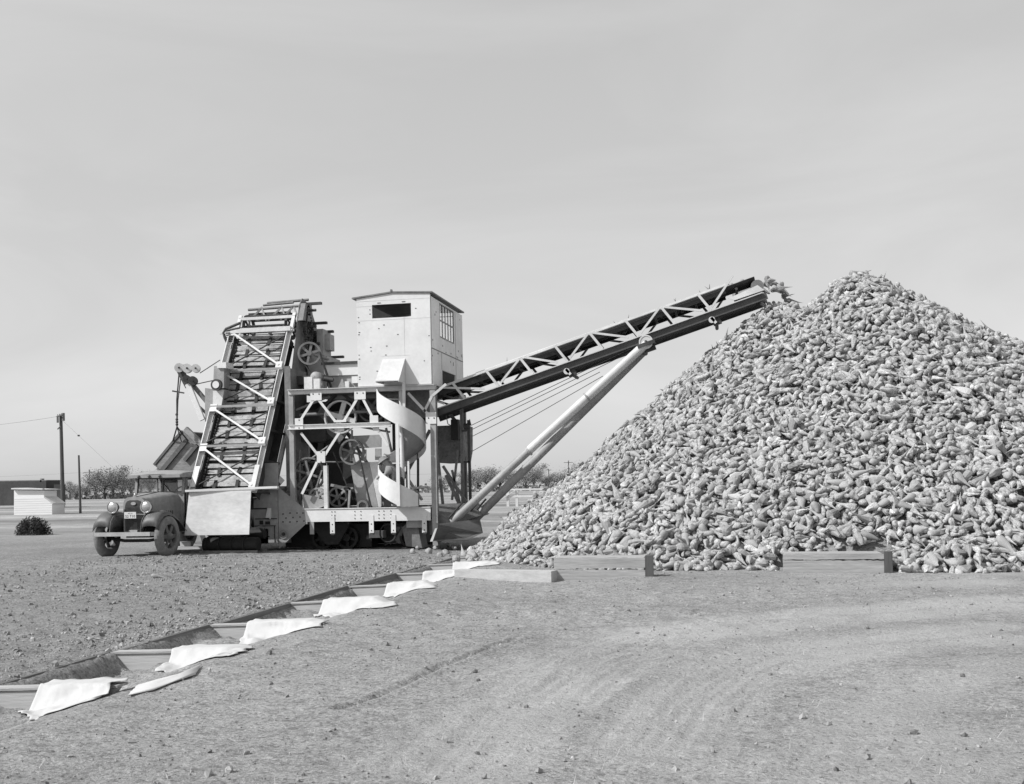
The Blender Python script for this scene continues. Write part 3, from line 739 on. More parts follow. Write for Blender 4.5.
m.mi = 0; w_ = at(283.5, 534, T0-.02); m.ring(w_, (0, 1, 0), .11, .095, .02); m.mi = 1; m.cyl(w_, w_+V((0, -.03, 0)), .04, 10)
m.build('riveted_gusset', [M['grey'], M['dark']], P)
m = MB(); m.prism([at(302, 494, T0+.12), at(317, 497, T0+.12), at(327, 505, T0+.12), at(318, 508.5, T0+.12), at(304, 508, T0+.12)], (0, .02, 0)); m.build('gusset_plate', M['grey'], P)
# --- main girder
m = MB(); zb, zt = .665, .955
m.bx(GX0, GX1, T0, T0+.012, zb, zt); m.bx(GX0, GX1, T0-.02, T0+.16, zt, zt+.014); m.bx(GX0, GX1, T0+.012, T0+.16, zb, zb+.014)
m.mi = 1
for px in (322, 325, 345, 351, 369, 374, 381, 424, 428): rivets(m, [at(px, 0, T0).to_2d().to_3d()+V((0, -.002, z)) for z in (.73, .81, .89)], .014)
m.build('main_girder', [M['white'], M['dark']], P)
m = MB(); m.bx(bx1, GX1, T0+2.6, T0+2.62, zb, zt); m.bx(bx1, GX1, T0+2.5, T0+2.62, zt, zt+.015)
for x in (-9.8, -8.6, -7.4, -6.6): m.bx(x-.05, x+.05, T0+.16, T0+2.5, .70, .92)
m.build('rear_girder', M['mid'], P)
m = MB(); m.bx(-10.1, -6.6, T0+.5, T0+2.45, .90, .93); m.build('machine_deck', M['dark'], P)
for px in (332.5, 371.5, 393.5, 424.5):
    x = at(px, 525, T0).x; m = MB(); m.bx(x-.055, x+.055, T0-.012, T0+.0, .39, .80); m.bx(x-.055, x-.04, T0, T0+.1, .39, .66)
    m.mi = 1; m.bx(x-.03, x+.05, T0-.02, T0+.06, .36, .40); rivets(m, [(x, T0-.012, .45), (x, T0-.012, .6)]); m.build('hanger_bracket', [M['white'], M['dark']], P)
x = at(312, 525, T0).x; m = MB(); m.bx(x-.05, x+.05, T0-.012, T0, .38, .66); m.build('hanger_bracket', M['grey'], P)

# --- running gear below
m = MB()
m.bx(-10.35, -8.2, 24.15, 24.6, .04, .58); m.bx(-7.9, -6.9, 24.15, 24.6, .12, .58); m.prism([(-9.6, 23.8, .62), (-8.6, 23.8, .62), (-8.9, 23.8, .12), (-9.2, 23.8, .12)], (0, .1, 0)); m.bx(-11.7, -10.45, 23.4, 23.9, .18, .52)
for x in (-9.35, -8.75, -7.2): m.wheel((x, 24.05, .27), (0, 1, 0), .27, .14, .06, 5, .09, .06)
m.tube([(-11.7, 22.75, .20), (-10.4, 22.75, .20)], .16, 12); m.tube([(-11.7, 23.1, .42), (-10.4, 23.1, .42)], .12, 12)
for x in np.arange(-11.6, -10.4, .3): m.ring((x, 22.75, .2), (1, 0, 0), .19, .15, .03, 16)
m.bx(-10.3, -7.0, 25.4, 26.0, .05, .6)
m.build('running_gear', M['black'], P)
m = MB(); m.bx(-11.75, -10.35, 22.55, 22.62, .02, .07); m.bx(-11.75, -10.35, 23.0, 23.07, .03, .08); m.build('track_rail', M['mid'], P)
m = MB()                                                          # small scoop and hose under the girder
c = at(415, 540, T0+.2)
m.prism([at(402, 528, T0+.2), at(409, 521, T0+.2), at(417, 522, T0+.2), at(422, 548, T0+.2), at(406, 546, T0+.2)], (0, .5, 0))
m.build('scraper_shoe', M['mid'], P)
m = MB(); m.tube([at(388+8*math.cos(a), 533+9*math.sin(a), T0+.15) for a in np.linspace(2.6, 9.2, 18)], .018, 6); m.tube([at(395, 522, T0+.1), at(401, 528, T0+.12), at(394, 540, T0+.12), at(385, 545, T0+.2)], .02, 6); m.build('hose', M['black'], P)
m = MB(); m.bx(at(369, 540, T0+.5).x, at(383, 540, T0+.5).x, T0+.5, T0+.8, .26, .42); m.build('tool_box', M['grey'], P); m = MB(); m.bx(at(409, 540, T0+.3).x, at(425, 540, T0+.3).x, T0+.12, T0+.16, .5, .66); m.build('cover_plate', M['grey'], P)

# --- frame: posts, beams, braces
def X_(px, py=440, t=T0): return at(px, py, t).x
m = MB(); xA, xB, xC = X_(291.5), X_(324.5), X_(433.5)
m.beam((xA, T0+.05, .93), (xA, T0+.05, 3.66), .11, .10, (0, 1, 0)); m.build('frame_post', M['grey'], P)
m = MB(); m.channel((xC, T0+.06, .10), (xC, T0+.06, 3.72), .12, .14, .016, (0, 1, 0)); m.beam((xC, T0-.012, .6), (xC, T0-.012, 3.7), .13, .012, (0, 1, 0)); m.build('frame_post', M['grey'], P)
m = MB(); m.beam((xB, T0+.05, .95), (xB, T0+.05, 1.95), .09, .09, (0, 1, 0)); m.build('frame_post', M['white2'], P)
for (x, t) in ((xA, T0+2.7), (xC, T0+2.9), (-8.2, T0+2.7)):
    m = MB(); m.beam((x, t, .6), (x, t, 3.7), .1, .1, (0, 1, 0)); m.build('rear_post', M['mid'], P)
xS = X_(391)
m = MB(); m.bx(xA-.06, xS, T0-.012, T0, 2.79, 2.90); m.bx(xA-.06, xS, T0-.09, T0-.012, 2.79, 2.805); m.bx(xA-.06, xS, T0-.055, T0-.0125, 2.888, 2.90)
m.build('middle_beam', M['white'], P)
m = MB(); m.bx(xA-.05, xC+.06, T0-.03, T0+.10, 3.60, 3.71); m.bx(xA-.05, xC+.06, T0-.09, T0-.031, 3.695, 3.71); m.build('platform_beam', M['pale'], P); m = MB(); m.bx(xA-.05, xC+.06, T0+2.6, T0+2.72, 3.58, 3.70); m.build('platform_beam', M['pale'], P)
m = MB(); m.bx(xA, xC, T0+.10, T0+2.6, 3.66, 3.70); m.build('platform_deck', M['mid'], P)
tb = T0-.02
def brace(pts, mt, w=.058): 
    m = MB(); m.beam(at(*pts[0], tb), at(*pts[1], tb), w, .014, (0, 1, 0)) ; m.beam(at(*pts[0], tb)+V((0, .02, 0)), at(*pts[1], tb)+V((0, .02, 0)), .014, .05, (0, 1, 0)); return m.build('frame_brace', mt, P)
for p in (((314, 399), (300, 421)), ((318, 399), (335, 421)), ((357, 399), (344, 421)), ((363, 399), (374, 420)), ((341, 430), (323, 458)), ((301, 433), (318, 455)), ((317, 462), (302, 494)), ((378, 430), (388, 446)), ((408, 393), (427, 413)), ((432, 396), (424, 412)), ((432, 396), (446, 384))):
    brace(p, M['white'] if p[0][0] < 400 and p[0][0] > 305 else M['pale'])
GRV = [(313, 394), (319, 394), (357, 393), (363, 393), (299, 420), (299, 428), (321, 452), (321, 462), (428.5, 418), (434, 418)]
for (px, py, w, h) in ((316, 396, .27, .20), (360, 395, .27, .20), (374, 419, .2, .16), (299, 424, .2, .26), (321, 457, .2, .26), (341, 429, .15, .10), (376, 429.5, .15, .10), (431, 418, .24, .26), (340, 421, .3, .05)):
    m = MB(); c = at(px, py, tb-.012); m.bx(c.x-w/2, c.x+w/2, c.y-.006, c.y+.006, c.z-h/2, c.z+h/2)
    m.mi = 1; rivets(m, [at(a, b, tb-.018) for a, b in GRV if abs(a-px) < 5 and abs(b-py) < 7], .018)
    m.build('gusset_plate', [M['white'], M['dark']], P)
# second row of bracing deep inside the frame
for t in (T0+1.3, T0+2.6):
    m = MB()
    for a, b in (((300, 500), (345, 430)), ((345, 430), (392, 500)), ((392, 500), (430, 430)), ((300, 425), (340, 392)), ((340, 392), (385, 425)), ((385, 425), (425, 392))): m.beam(at(*a, t), at(*b, t), .07, .05, (0, 1, 0))
    m.build('inner_brace', M['mid'], P)
# --- big flywheels behind the bracing
m = MB(); c = at(340.5, 417, T0+.35); m.wheel(c, (0, 1, 0), .39, .09, .035, 4, .08, .11); m.build('flywheel', M['pale'], P)
m = MB(); c = at(372, 407, T0+.7); m.wheel(c, (0, 1, 0), .36, .08, .04, 5, .07, .06); m.build('flywheel', M['mid'], P)
m = MB(); c = at(340, 443, T0+1.5); m.wheel(c, (0, 1, 0), .34, .08, .05, 5, .07, .06); m.build('gear_wheel', M['dark'], P); m = MB(); c = at(306, 476, T0+.8); m.wheel(c, (0, 1, 0), .34, .08, .05, 6, .07, .05); m.build('gear_wheel', M['dark'], P)
m = MB(); m.tube([at(300, 415, T0+.5), at(430, 408, T0+.5)], .04, 8); m.tube([at(352, 412, T0+.3), at(386, 411, T0+.3)], .03, 8); m.beam(at(318, 412, T0+.9), at(345, 436, T0+.9), .5, .03, (0, 1, .4)); m.build('drive_shaft', M['mid'], P)
m = MB(); m.bx(X_(300, 405, T0+1.2), X_(425, 405, T0+1.2), T0+1.6, T0+1.7, 2.95, 3.55); m.bx(X_(298, 405, T0+1.2), X_(330, 405, T0+1.2), T0+.9, T0+1.6, 2.55, 3.3); m.build('screen_casing', M['dark'], P)
m = MB(); m.tube([at(357, 446, T0+.25), at(371, 507, T0+.25)], .022, 6); m.tube([at(333, 452, T0+.4), at(353, 500, T0+.4)], .014, 6); m.build('control_rod', M['dark'], P)
m = MB(); c = at(350, 489, T0+.3); m.beam(at(331, 485, T0+.3), at(351, 489, T0+.3), .06, .05, (0, 1, 0)); m.beam((c.x-.14, c.y, c.z+.02), (c.x+.08, c.y, c.z+.02), .05, .04); m.beam(c, at(348.5, 508, T0+.3), .05, .05, (0, 1, 0)); m.build('valve_stand', M['grey'], P)
for (px, py, r_, t, mt) in ((309, 474, .40, .45, 'mid'), (352, 452, .30, .35, 'mid'), (318, 497, .22, .3, 'grey'), (338, 497, .24, .9, 'grey')):
    m = MB(); c = at(px, py, T0+t); m.wheel(c, (0, 1, 0), r_, .08, .04, 6, .06, .05); m.build('spoked_wheel', M[mt], P)
m = MB(); m.prism([at(px, py, T0+2.45) for px, py in [(294, 432), (326, 432), (326, 478), (318, 478), (314, 492), (306, 484), (294, 486)]], (0, .04, 0)); m.build('dark_backing_sheet', M['dark'], P)  # added dark backing so the see-through frame interior reads as shaded
# --- dark screen drum chute in the middle
m = MB(); pts = [(326, 440), (345, 438), (351, 462), (359, 505), (326, 508), (327, 470)]
m.prism([at(px, py, T0+1.0) for px, py in pts], (0, .25, 0)); m.build('dirt_chute', M['black'], P)
m = MB(); pts = [(300, 440), (318, 442), (316, 470), (310, 500), (302, 498)]
m.prism([at(px, py, T0+1.9) for px, py in pts], (0, .4, 0)); m.build('hopper_bottom', M['black'], P)
# --- engine house wall at the back of the frame
te = T0+.50
m = MB(); a, b = at(350, 460, te), at(399, 508, te)
def wpoly(pts, mt, th=.04): 
    m.mi = mt; m.prism([at(px, py, te) for px, py in pts], (0, th, 0))
wpoly([(350, 463), (369, 462), (378, 507), (358, 508)], 0); wpoly([(369.3, 462), (381, 461.5), (381, 507), (378.3, 507)], 1)
wpoly([(350, 436), (381, 434.5), (381, 447), (350, 449)], 0); wpoly([(350, 450), (353, 450), (353, 461), (350, 461)], 1); wpoly([(362, 449.5), (366, 449.5), (366, 461), (362, 461)], 0); wpoly([(375, 448.5), (381, 448.5), (381, 460), (375, 460)], 0)
m.prism([at(px, py, T0+.98) for px, py in [(380, 461), (398, 460), (399, 506), (382, 507)]], (0, .03, 0))
m.build('engine_house_wall', [M['grey'], M['white2']], P)
m = MB(); m.bx(at(374, 0, T0+.3).x, at(386, 0, T0+.3).x, T0+.3, T0+.5, .98, 1.12); m.build('battery_box', M['black'], P)
m = MB(); c = at(363, 506, T0+.4); m.ring(c, (0, 1, 0), .14, .09, .08, 20); m.build('pulley', M['mid'], P)

# --- pipes and rods crossing the inside of the frame
for (a, b, t, r_, mt) in (((296, 470), (330, 445), .6, .025, 'grey'), ((300, 450), (300, 505), .5, .03, 'mid'), ((309, 446), (309, 500), .9, .025, 'grey'), ((296, 462), (345, 462), .7, .02, 'mid'), ((312, 500), (322, 470), .4, .02, 'white2'), ((352, 430), (352, 460), .5, .025, 'grey'), ((386, 428), (394, 462), .55, .03, 'mid'), ((402, 470), (422, 500), .5, .035, 'grey'), ((408, 450), (408, 505), .7, .05, 'mid'), ((418, 440), (418, 505), .6, .03, 'dark'), ((402, 489), (428, 487), .45, .03, 'pale'), ((296, 410), (330, 396), .6, .03, 'grey'), ((360, 402), (430, 398), .8, .03, 'dark'), ((386, 395), (386, 425), .5, .035, 'mid'), ((350, 425), (390, 432), .9, .025, 'grey')):
    m = MB(); m.tube([at(*a, T0+t), at(*b, T0+t)], r_, 7); m.build('pipe', M[mt], P)

# --- platform housing left of the cabin
m = MB(); th = T0+.9
m.bx(X_(324, 370, th), X_(360, 370, th), th, th+1.2, 4.10, 4.36); m.mi = 1; m.bx(X_(322, 370, th), X_(362, 370, th), th-.05, th+1.3, 4.36, 4.42); m.mi = 2
m.bx(X_(327, 380, th), X_(360, 380, th), th+.05, th+1.1, 3.71, 4.10); m.mi = 0
m.bx(X_(345, 380, th), X_(349, 380, th), th-.02, th+.04, 3.71, 3.95); m.bx(X_(352, 380, th), X_(358, 380, th), th-.02, th+.04, 3.9, 4.06)
m.build('platform_housing', [M['white'], M['dark'], M['grey']], P)
m = MB(); m.bx(X_(286, 385, T0+.8), X_(326, 385, T0+.8), T0+.7, T0+1.5, 3.9, 4.1); m.bx(X_(286, 385, T0+.8), X_(318, 385, T0+.8), T0+.9, T0+1.4, 3.71, 3.9); m.build('gearbox', M['dark'], P)

# --- cabin
CX0, CX1, CY0, CY1, CZ0, CZ1 = -8.19, -6.46, T0-.03, T0+2.95, 3.725, 5.70
CBN = thing('cabin', None, None, (-7.3, T0, CZ0))
CBN.parent = P; CBN.location = V((-7.3, T0, CZ0))-P.location
wz0, wz1, wx0, wx1 = at(372, 318.5, CY0).z, at(372, 305, CY0).z, at(372, 312, CY0).x, at(411, 310, CY0).x
m = MB(); th = .03; zpk = CZ1+.10; xm = at(391.5, 293, CY0).x
m.bx(CX0, wx0, CY0, CY0+th, CZ0, CZ1); m.bx(wx1, CX1, CY0, CY0+th, CZ0, CZ1); m.bx(wx0, wx1, CY0, CY0+th, CZ0, wz0); m.bx(wx0, wx1, CY0, CY0+th, wz1, CZ1)
m.prism([(CX0, CY0, CZ1), (CX1, CY0, CZ1), (CX1, CY0, CZ1+.05), (xm, CY0, zpk), (CX0, CY0, CZ1+.012)], (0, th, 0))
m.mi = 1
for (x0, x1, z0, z1) in ((CX0, CX1, CZ1-.055, CZ1-.047), (wx1-.17, wx1-.163, CZ0+.66, wz0), (CX0, wx0, wz1-.03, wz1-.024), (CX0, CX1, wz0-.045, wz0-.038), (CX0+.55, CX1-.5, CZ0+.66, CZ0+.667)): m.bx(x0, x1, CY0-.003, CY0, z0, z1)
m.mi = 2
random.seed(3)
for i in range(24):
    x = random.choice([CX0+.04, CX0+.05, CX1-.04, xm-.2, CX0+random.uniform(.1, 1.6), wx0-.05]); z = random.uniform(CZ0+.1, CZ1-.1)
    if not (wx0 < x < wx1 and wz0 < z < wz1): m.bx(x-.012, x+.012+random.random()*.015, CY0-.004, CY0, z-.009, z+.009)
for x in (wx0+.17, wx1-.17): m.bx(x-.04, x+.04, CY0-.006, CY0, wz1+.03, wz1+.045)
m.build('front_wall', [M['white'], M['pale'], M['dark']], CBN)
m = MB(); m.mi = 0                                                 # right wall with a low opening and a glazed window
sy0, sy1, sz0, sz1 = CY0+.80, CY0+2.10, CZ0+1.16, CZ0+1.93
oy0, oy1, oz1 = CY0+.95, CY0+2.2, CZ0+.40
yb0 = CY0+th
m.bx(CX1-th, CX1, yb0, sy0, oz1, CZ1); m.bx(CX1-th, CX1, yb0, oy0, CZ0, oz1); m.bx(CX1-th, CX1, oy1, CY1, CZ0, oz1)
m.bx(CX1-th, CX1, sy1, CY1, oz1, CZ1); m.bx(CX1-th, CX1, sy0, sy1, oz1, sz0); m.bx(CX1-th, CX1, sy0, sy1, sz1, CZ1)
m.mi = 1
m.bx(CX1, CX1+.006, CY0, CY1, CZ0+.80, CZ0+.82); m.bx(CX1, CX1+.004, CY0+.9, CY0+.915, oz1, CZ0+.8); m.bx(CX1, CX1+.004, CY0+2.25, CY0+2.262, CZ0, CZ1-.02); m.bx(CX1, CX1+.012, CY0-.004, CY0+.03, CZ0, CZ1+.03)
for i in range(22):
    y, z = random.uniform(CY0+.1, CY1-.1), random.uniform(CZ0+.5, CZ1-.1)
    if not (sy0-.05 < y < sy1+.05 and z > sz0-.05): m.bx(CX1, CX1+.005, y-.02, y+.02, z-.012-random.random()*.02, z+.012)
m.build('side_wall', [M['sidewall'], M['mid']], CBN)
m = MB(); m.bx(CX0, CX0+th, CY0+th, CY1-th, CZ0, CZ1); m.bx(CX0, -7.5, CY1-th, CY1, CZ0, CZ1); m.bx(-7.5, CX1, CY1-th, CY1, CZ0, CZ0+1.0); m.bx(-7.5, CX1, CY1-th, CY1, CZ1-.02, CZ1); m.bx(CX0+th, CX1-th, CY0+th, CY1-th, CZ0, CZ0+.03); m.build('back_wall', M['white2'], CBN)
m = MB(); m.bx(CX1-.02, CX1-.012, sy0, sy1, sz0, sz1); m.mi = 1
for i in range(6): y = sy0+(sy1-sy0)*i/5; m.bx(CX1-.012, CX1+.004, y-.011, y+.011, sz0, sz1)
for z in (sz0, (sz0+sz1)/2, sz1): m.bx(CX1-.016, CX1+.009, sy0, sy1, z-.012, z+.012)
m.build('side_window', [M['glass'], M['grey']], CBN)
m = MB(); e = .03; rt = .032
for a, b in (((CX0-.10, CZ1+.012), (xm, zpk+.006)), ((xm, zpk+.006), (CX1+.05, CZ1+.062))):
    m.prism([(a[0], CY0-e, a[1]), (b[0], CY0-e, b[1]), (b[0], CY0-e, b[1]+rt), (a[0], CY0-e, a[1]+rt)], (0, CY1-CY0+2*e, 0))
m.bx(xm-.02, xm+.02, CY0-e-.01, CY0-e+.05, zpk+.03, zpk+.08); m.build('roof', M['mid'], CBN)
m = MB(); m.bx(CX0+.5, CX1-.4, CY0+1.2, CY0+1.6, CZ0+1.3, CZ0+1.42); m.build('shelf', M['grey'], CBN)
# hood over the stair head
hz1, hz0 = at(403, 358.5, CY0).z, at(398, 383, CY0).z; hx0, hx1 = at(383.5, 360, CY0).x, at(404.5, 358.5, CY0).x; pr = .50
a, b = V((hx0, CY0-.004, hz1)), V((hx1, CY0-.004, hz1)); a2, b2 = V((hx0-.02, CY0-pr, hz0+.02)), V((hx1, CY0-pr, hz0+.02))
m = MB(); m.prism([a, b, b2, a2], (0, .0, -.02)); m.prism([b, b2, V((hx1, CY0-pr, hz0-.02)), V((hx1, CY0-.004, hz0-.02))], (.015, 0, 0)); m.prism([a, a2, V((hx0-.02, CY0-pr, hz0-.02)), V((hx0, CY0-.004, hz0-.02))], (-.015, 0, 0))
m.build('stair_hood', M['pale'], CBN)

# --- spiral stair
SCX, SCY, SR = -7.22, T0+.10, .55
def hel(ph, r, z): return V((SCX+r*math.cos(ph), SCY+r*math.sin(ph), z))
PH0 = math.pi*1.04; TURN = 2*math.pi; PITCH = 1.80; ZT = at(378, 396, SCY-.1).z
def zh(ph): return ZT - (ph-PH0)/TURN*PITCH
PH1 = PH0 + TURN*1.36
def helix_panel(p0, p1, up0, up1, dn):
    m = MB(); n = 44; ra, rb = [], []
    for i in range(n+1):
        f = i/n; ph = p0+(p1-p0)*f; up = up0+(up1-up0)*min(1, f*3); z = zh(ph)
        ra.append([hel(ph, SR, max(.985, z-dn)+(max(1.25, z+up)-max(.985, z-dn))*k/4) for k in range(5)]); rb.append([hel(ph, SR-.02, max(.985, z-dn)+(max(1.25, z+up)-max(.985, z-dn))*k/4) for k in range(5)])
    m.sheet(ra); m.sheet(rb); m.sheet([[a[0], b[0]] for a, b in zip(ra, rb)]); m.sheet([[a[-1], b[-1]] for a, b in zip(ra, rb)]); m.sheet([ra[0], rb[0]]); m.sheet([ra[-1], rb[-1]])
    return m
helix_panel(PH0, PH1+.15, .20, .26, .24).build('stair_side_panel', M['white'], P)
m = MB(); nst = 13
for i in range(nst-2):
    a0 = PH0+TURN*1.3*i/nst; a1 = a0+TURN*1.3/nst*1.1; z = zh((a0+a1)/2)
    vs = [hel(a0, .05, z)]+[hel(a0+(a1-a0)*k/4, SR-.03, z) for k in range(5)]; m.prism(vs, (0, 0, .028))
m.build('stair_tread', M['pale'], P)
m = MB(); rows = []
for i in range(41):
    ph = PH0+.1+(TURN*1.02)*i/40; rows.append([hel(ph, r_, zh(ph)-.10) for r_ in (.05, .2, .38, SR-.02)])
m.sheet(rows); o = m.build('stair_soffit', M['grey'], P); o.modifiers.new('thick', 'SOLIDIFY').thickness = .012
m = MB(); m.tube([(SCX, SCY, .95), (SCX, SCY, 3.72)], .05, 12); m.build('stair_pole', M['white'], P)
m = MB(); x = at(397.5, 440, SCY-SR-.02).x; m.beam((x, SCY-SR-.03, 1.0), (x, SCY-SR-.03, 2.82), .075, .03, (0, 1, 0)); m.beam((x+.13, SCY-.2, .97), (x+.13, SCY-.2, 2.0), .04, .04, (0, 1, 0)); m.build('stair_upright', M['white'], P)
m = MB(); zl = hz0-.02; m.bx(at(402, 380, CY0-.2).x, at(404.5, 380, CY0-.2).x, CY0-.20, CY0-.14, 3.2, zl); m.build('stair_head_post', M['white'], P)
m = MB(); m.bx(X_(401, 390, T0), X_(432, 390, T0), T0+.4, T0+.44, 3.0, 3.66); m.bx(X_(389, 395, T0), X_(401, 395, T0), T0+.35, T0+.39, 3.28, 3.5); m.build('stair_back_panel', M['mid'], P)

# --- dirt bin and mast at the right end
tb2 = T0+1.5
m = MB(); m.prism([at(436, 426, tb2), at(463, 425, tb2), at(463, 450, tb2), at(461, 462, tb2), at(440, 463, tb2), at(438, 450, tb2)], (0, 1.0, 0)); m.mi = 1; m.beam(at(436, 427, tb2-.02), at(463, 426, tb2-.02), .05, .05); m.beam(at(437, 441, tb2-.02), at(463, 440, tb2-.02), .03, .04); m.build('dirt_bin', [mat('stained_bin_steel', .24, .5, 2.5, .7, spots=(.55, .04)), M['mid']], P)
m = MB(); m.bx(X_(453, 430, tb2-.1), X_(460, 430, tb2-.1), tb2-.3, tb2-.1, at(460, 440, tb2).z, at(460, 420, tb2).z); m.build('winch_box', M['black'], P)
m = MB()
for (a, b, w) in (((461.5, 408), (463, 512), .07), ((436, 440), (443, 505), .06), ((446, 475), (463, 512), .07), ((452, 470), (461, 508), .05), ((443, 466), (470, 508), .06), ((458, 450), (452, 500), .05)): m.beam(at(*a, tb2-.3), at(*b, tb2-.3), w, w, (0, 1, 0))
m.build('bin_support', M['mid'], P)
m = MB(); m.beam(at(468.5, 420, tb2-.4), at(470.5, 505, tb2-.4), .06, .06, (0, 1, 0)); m.prism([at(467.5, 425, tb2-.42), at(471, 425, tb2-.42), at(469.5, 419, tb2-.42)], (0, .05, 0)); m.cyl(at(464, 426.5, tb2-.4), at(470, 426, tb2-.4), .07, 10); m.beam(at(462, 431, tb2-.4), at(469, 430, tb2-.4), .05, .05); m.beam(at(464, 462, tb2-.4), at(470, 462, tb2-.4), .06, .04); m.build('mast', M['dark'], P)
m = MB(); m.beam(at(449, 413, tb2), at(458, 424, tb2), .08, .05, (0, 1, 0)); m.tube([at(446, 415, tb2-.2), at(448, 424, tb2-.2), at(452, 426, tb2-.2)], .012, 5); m.build('chute_lever', M['mid'], P)
# base block and skid at the right
m = MB(); m.prism([at(427, 505, T0+.15), at(470, 503, T0+.9), at(482, 515, T0+.9), at(455, 524, T0+.15), at(430, 535, T0+.15)], (0, .8, 0)); m.build('end_frame', M['mid'], P)
m = MB()
for i in range(5): m.beam(at(449+i*6, 518-i*1, T0+.1+i*.2), at(462+i*6, 503-i*1, T0+.3+i*.2), .05, .03)
m.build('grating', M['dark'], P)
m = MB(); ts = T0-.45
m.prism([at(430.5, 541, ts), at(435, 529, ts), at(437.5, 528.5, ts), at(437.5, 524, ts), at(479, 519, ts+.9), at(482, 533, ts+.7), at(467, 540, ts+.25)], (.0, .10, 0)); m.mi = 1
m.prism([at(430, 541.5, ts-.02), at(435, 528.5, ts-.02), at(437, 528.5, ts-.02), at(432.5, 541.5, ts-.02)], (0, .10, 0)); m.mi = 0
m.prism([at(431, 541, ts), at(467, 541, ts+.25), at(470, 538, ts+1.0), at(440, 538, ts+1.0)], (0, 0, .03)); m.build('skid_plate', [mat('skid_steel', .12, .35, 1.2, .7, stretch=(1, 1, 5), spots=(.62, .05)), M['pale']], P)

# --- conveyor boom
BT0, BT1 = T0+.55, T0+1.55                 # front and back truss planes
def bq(px, py, t=BT0): return at(px, py, t)
B0, B1 = bq(431, 415), bq(767, 295.5)     # middle of the bottom chord
bd = (B1-B0).normalized(); bn = V((-bd.z, 0, bd.x)); BL = (B1-B0).length
def bp(f, up=0.0, t=BT0): p = B0+bd*(BL*f)+bn*up; return V((p.x, t, p.z))
HTOP = .53
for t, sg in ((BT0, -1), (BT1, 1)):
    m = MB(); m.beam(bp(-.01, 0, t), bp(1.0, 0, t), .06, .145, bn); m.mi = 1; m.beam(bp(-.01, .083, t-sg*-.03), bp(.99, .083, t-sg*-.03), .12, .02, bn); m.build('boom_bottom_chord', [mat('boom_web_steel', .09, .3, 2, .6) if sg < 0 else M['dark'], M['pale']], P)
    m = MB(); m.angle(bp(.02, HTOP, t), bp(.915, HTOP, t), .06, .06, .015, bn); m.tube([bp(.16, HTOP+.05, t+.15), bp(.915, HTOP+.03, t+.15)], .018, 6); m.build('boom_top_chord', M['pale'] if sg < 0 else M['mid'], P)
    nodes = [.015, .095, .20, .305, .41, .515, .62, .725, .83, .90]
    for i, f in enumerate(nodes[1:-1]):
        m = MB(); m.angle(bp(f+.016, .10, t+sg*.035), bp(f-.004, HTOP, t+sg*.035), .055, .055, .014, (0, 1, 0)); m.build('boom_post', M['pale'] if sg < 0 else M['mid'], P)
    dg = [((.05, .13), (.0, HTOP-.1)), ((.055, HTOP-.02), (.175, .15)), ((.225, .15), (.30, HTOP)), ((.315, HTOP-.02), (.40, .15)), ((.435, .15), (.505, HTOP)), ((.52, HTOP-.02), (.61, .15)), ((.645, .15), (.715, HTOP)), ((.73, HTOP-.02), (.825, .15)), ((.85, .15), (.93, HTOP+.12))]
    for a, b in dg:
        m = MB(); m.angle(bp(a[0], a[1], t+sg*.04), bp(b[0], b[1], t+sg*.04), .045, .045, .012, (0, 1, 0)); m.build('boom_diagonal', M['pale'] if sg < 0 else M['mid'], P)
m = MB()                                                           # trough and belt
m.sheet([[bp(f, .50, BT0+.08), bp(f, .42, BT0+.25), bp(f, .39, BT0+.5), bp(f, .42, BT1-.25), bp(f, .50, BT1-.08)] for f in np.linspace(.0, .985, 24)])
m.sheet([[bp(f, .0, BT0+.15), bp(f, .0, BT1-.15)] for f in np.linspace(.0, .97, 12)])
o = m.build('boom_belt', M['belt'], P); o.modifiers.new('thick', 'SOLIDIFY').thickness = .015
m = MB()
for t in (BT0+.08, BT1-.08): m.prism([bp(.02, .36, t), bp(.90, .36, t), bp(.90, .52, t), bp(.02, .52, t)], (0, .02, 0))
for f in np.linspace(.05, .93, 16): m.tube([bp(f, .38, BT0+.1), bp(f, .35, BT0+.4), bp(f, .35, BT1-.4), bp(f, .38, BT1-.1)], .03, 6)
m.build('boom_trough', M['dark'], P)
m = MB(); m.tube([bp(.985, .28, BT0+.1), bp(.985, .28, BT1-.1)], .14, 14); m.build('head_roller', M['mid'], P)
m = MB(); m.prism([bp(.915, .14, BT0-.02), bp(.998, .13, BT0-.02), bp(.985, .28, BT0-.02), bp(.90, .22, BT0-.02)], (0, .03, 0)); m.build('boom_end_plate', M['pale'], P); m = MB(); m.prism([bp(.92, .22, BT1-.02), bp(.99, .2, BT1-.02), bp(.985, .5, BT1-.02), bp(.92, .62, BT1-.02)], (0, .03, 0)); m.build('boom_end_plate', M['pale'], P)
m = MB()                                                            # beets riding at the boom head
for i in range(60):
    f = random.uniform(.03, .985); pv, pf, pc_ = random.choice(PROTO); rt = rand_rots(1)[0]; s = random.uniform(.055, .085)
    p = bp(f, .47+random.uniform(0, .05), random.uniform(BT0+.3, BT1-.3)); m.smooth = True
    m.add([tuple(np.array(p)+s*(rt@v)) for v in pv], [tuple(q2) for q2 in pf])
o = m.build('beet_load', M['beet'], None); tag(o, 'earthy beets riding up the belt of the conveyor boom', 'beet load', kind='stuff')
a = o.data.attributes.new('tone', 'FLOAT', 'POINT'); a.data.foreach_set('value', np.full(len(o.data.vertices), .4, dtype=np.float32))
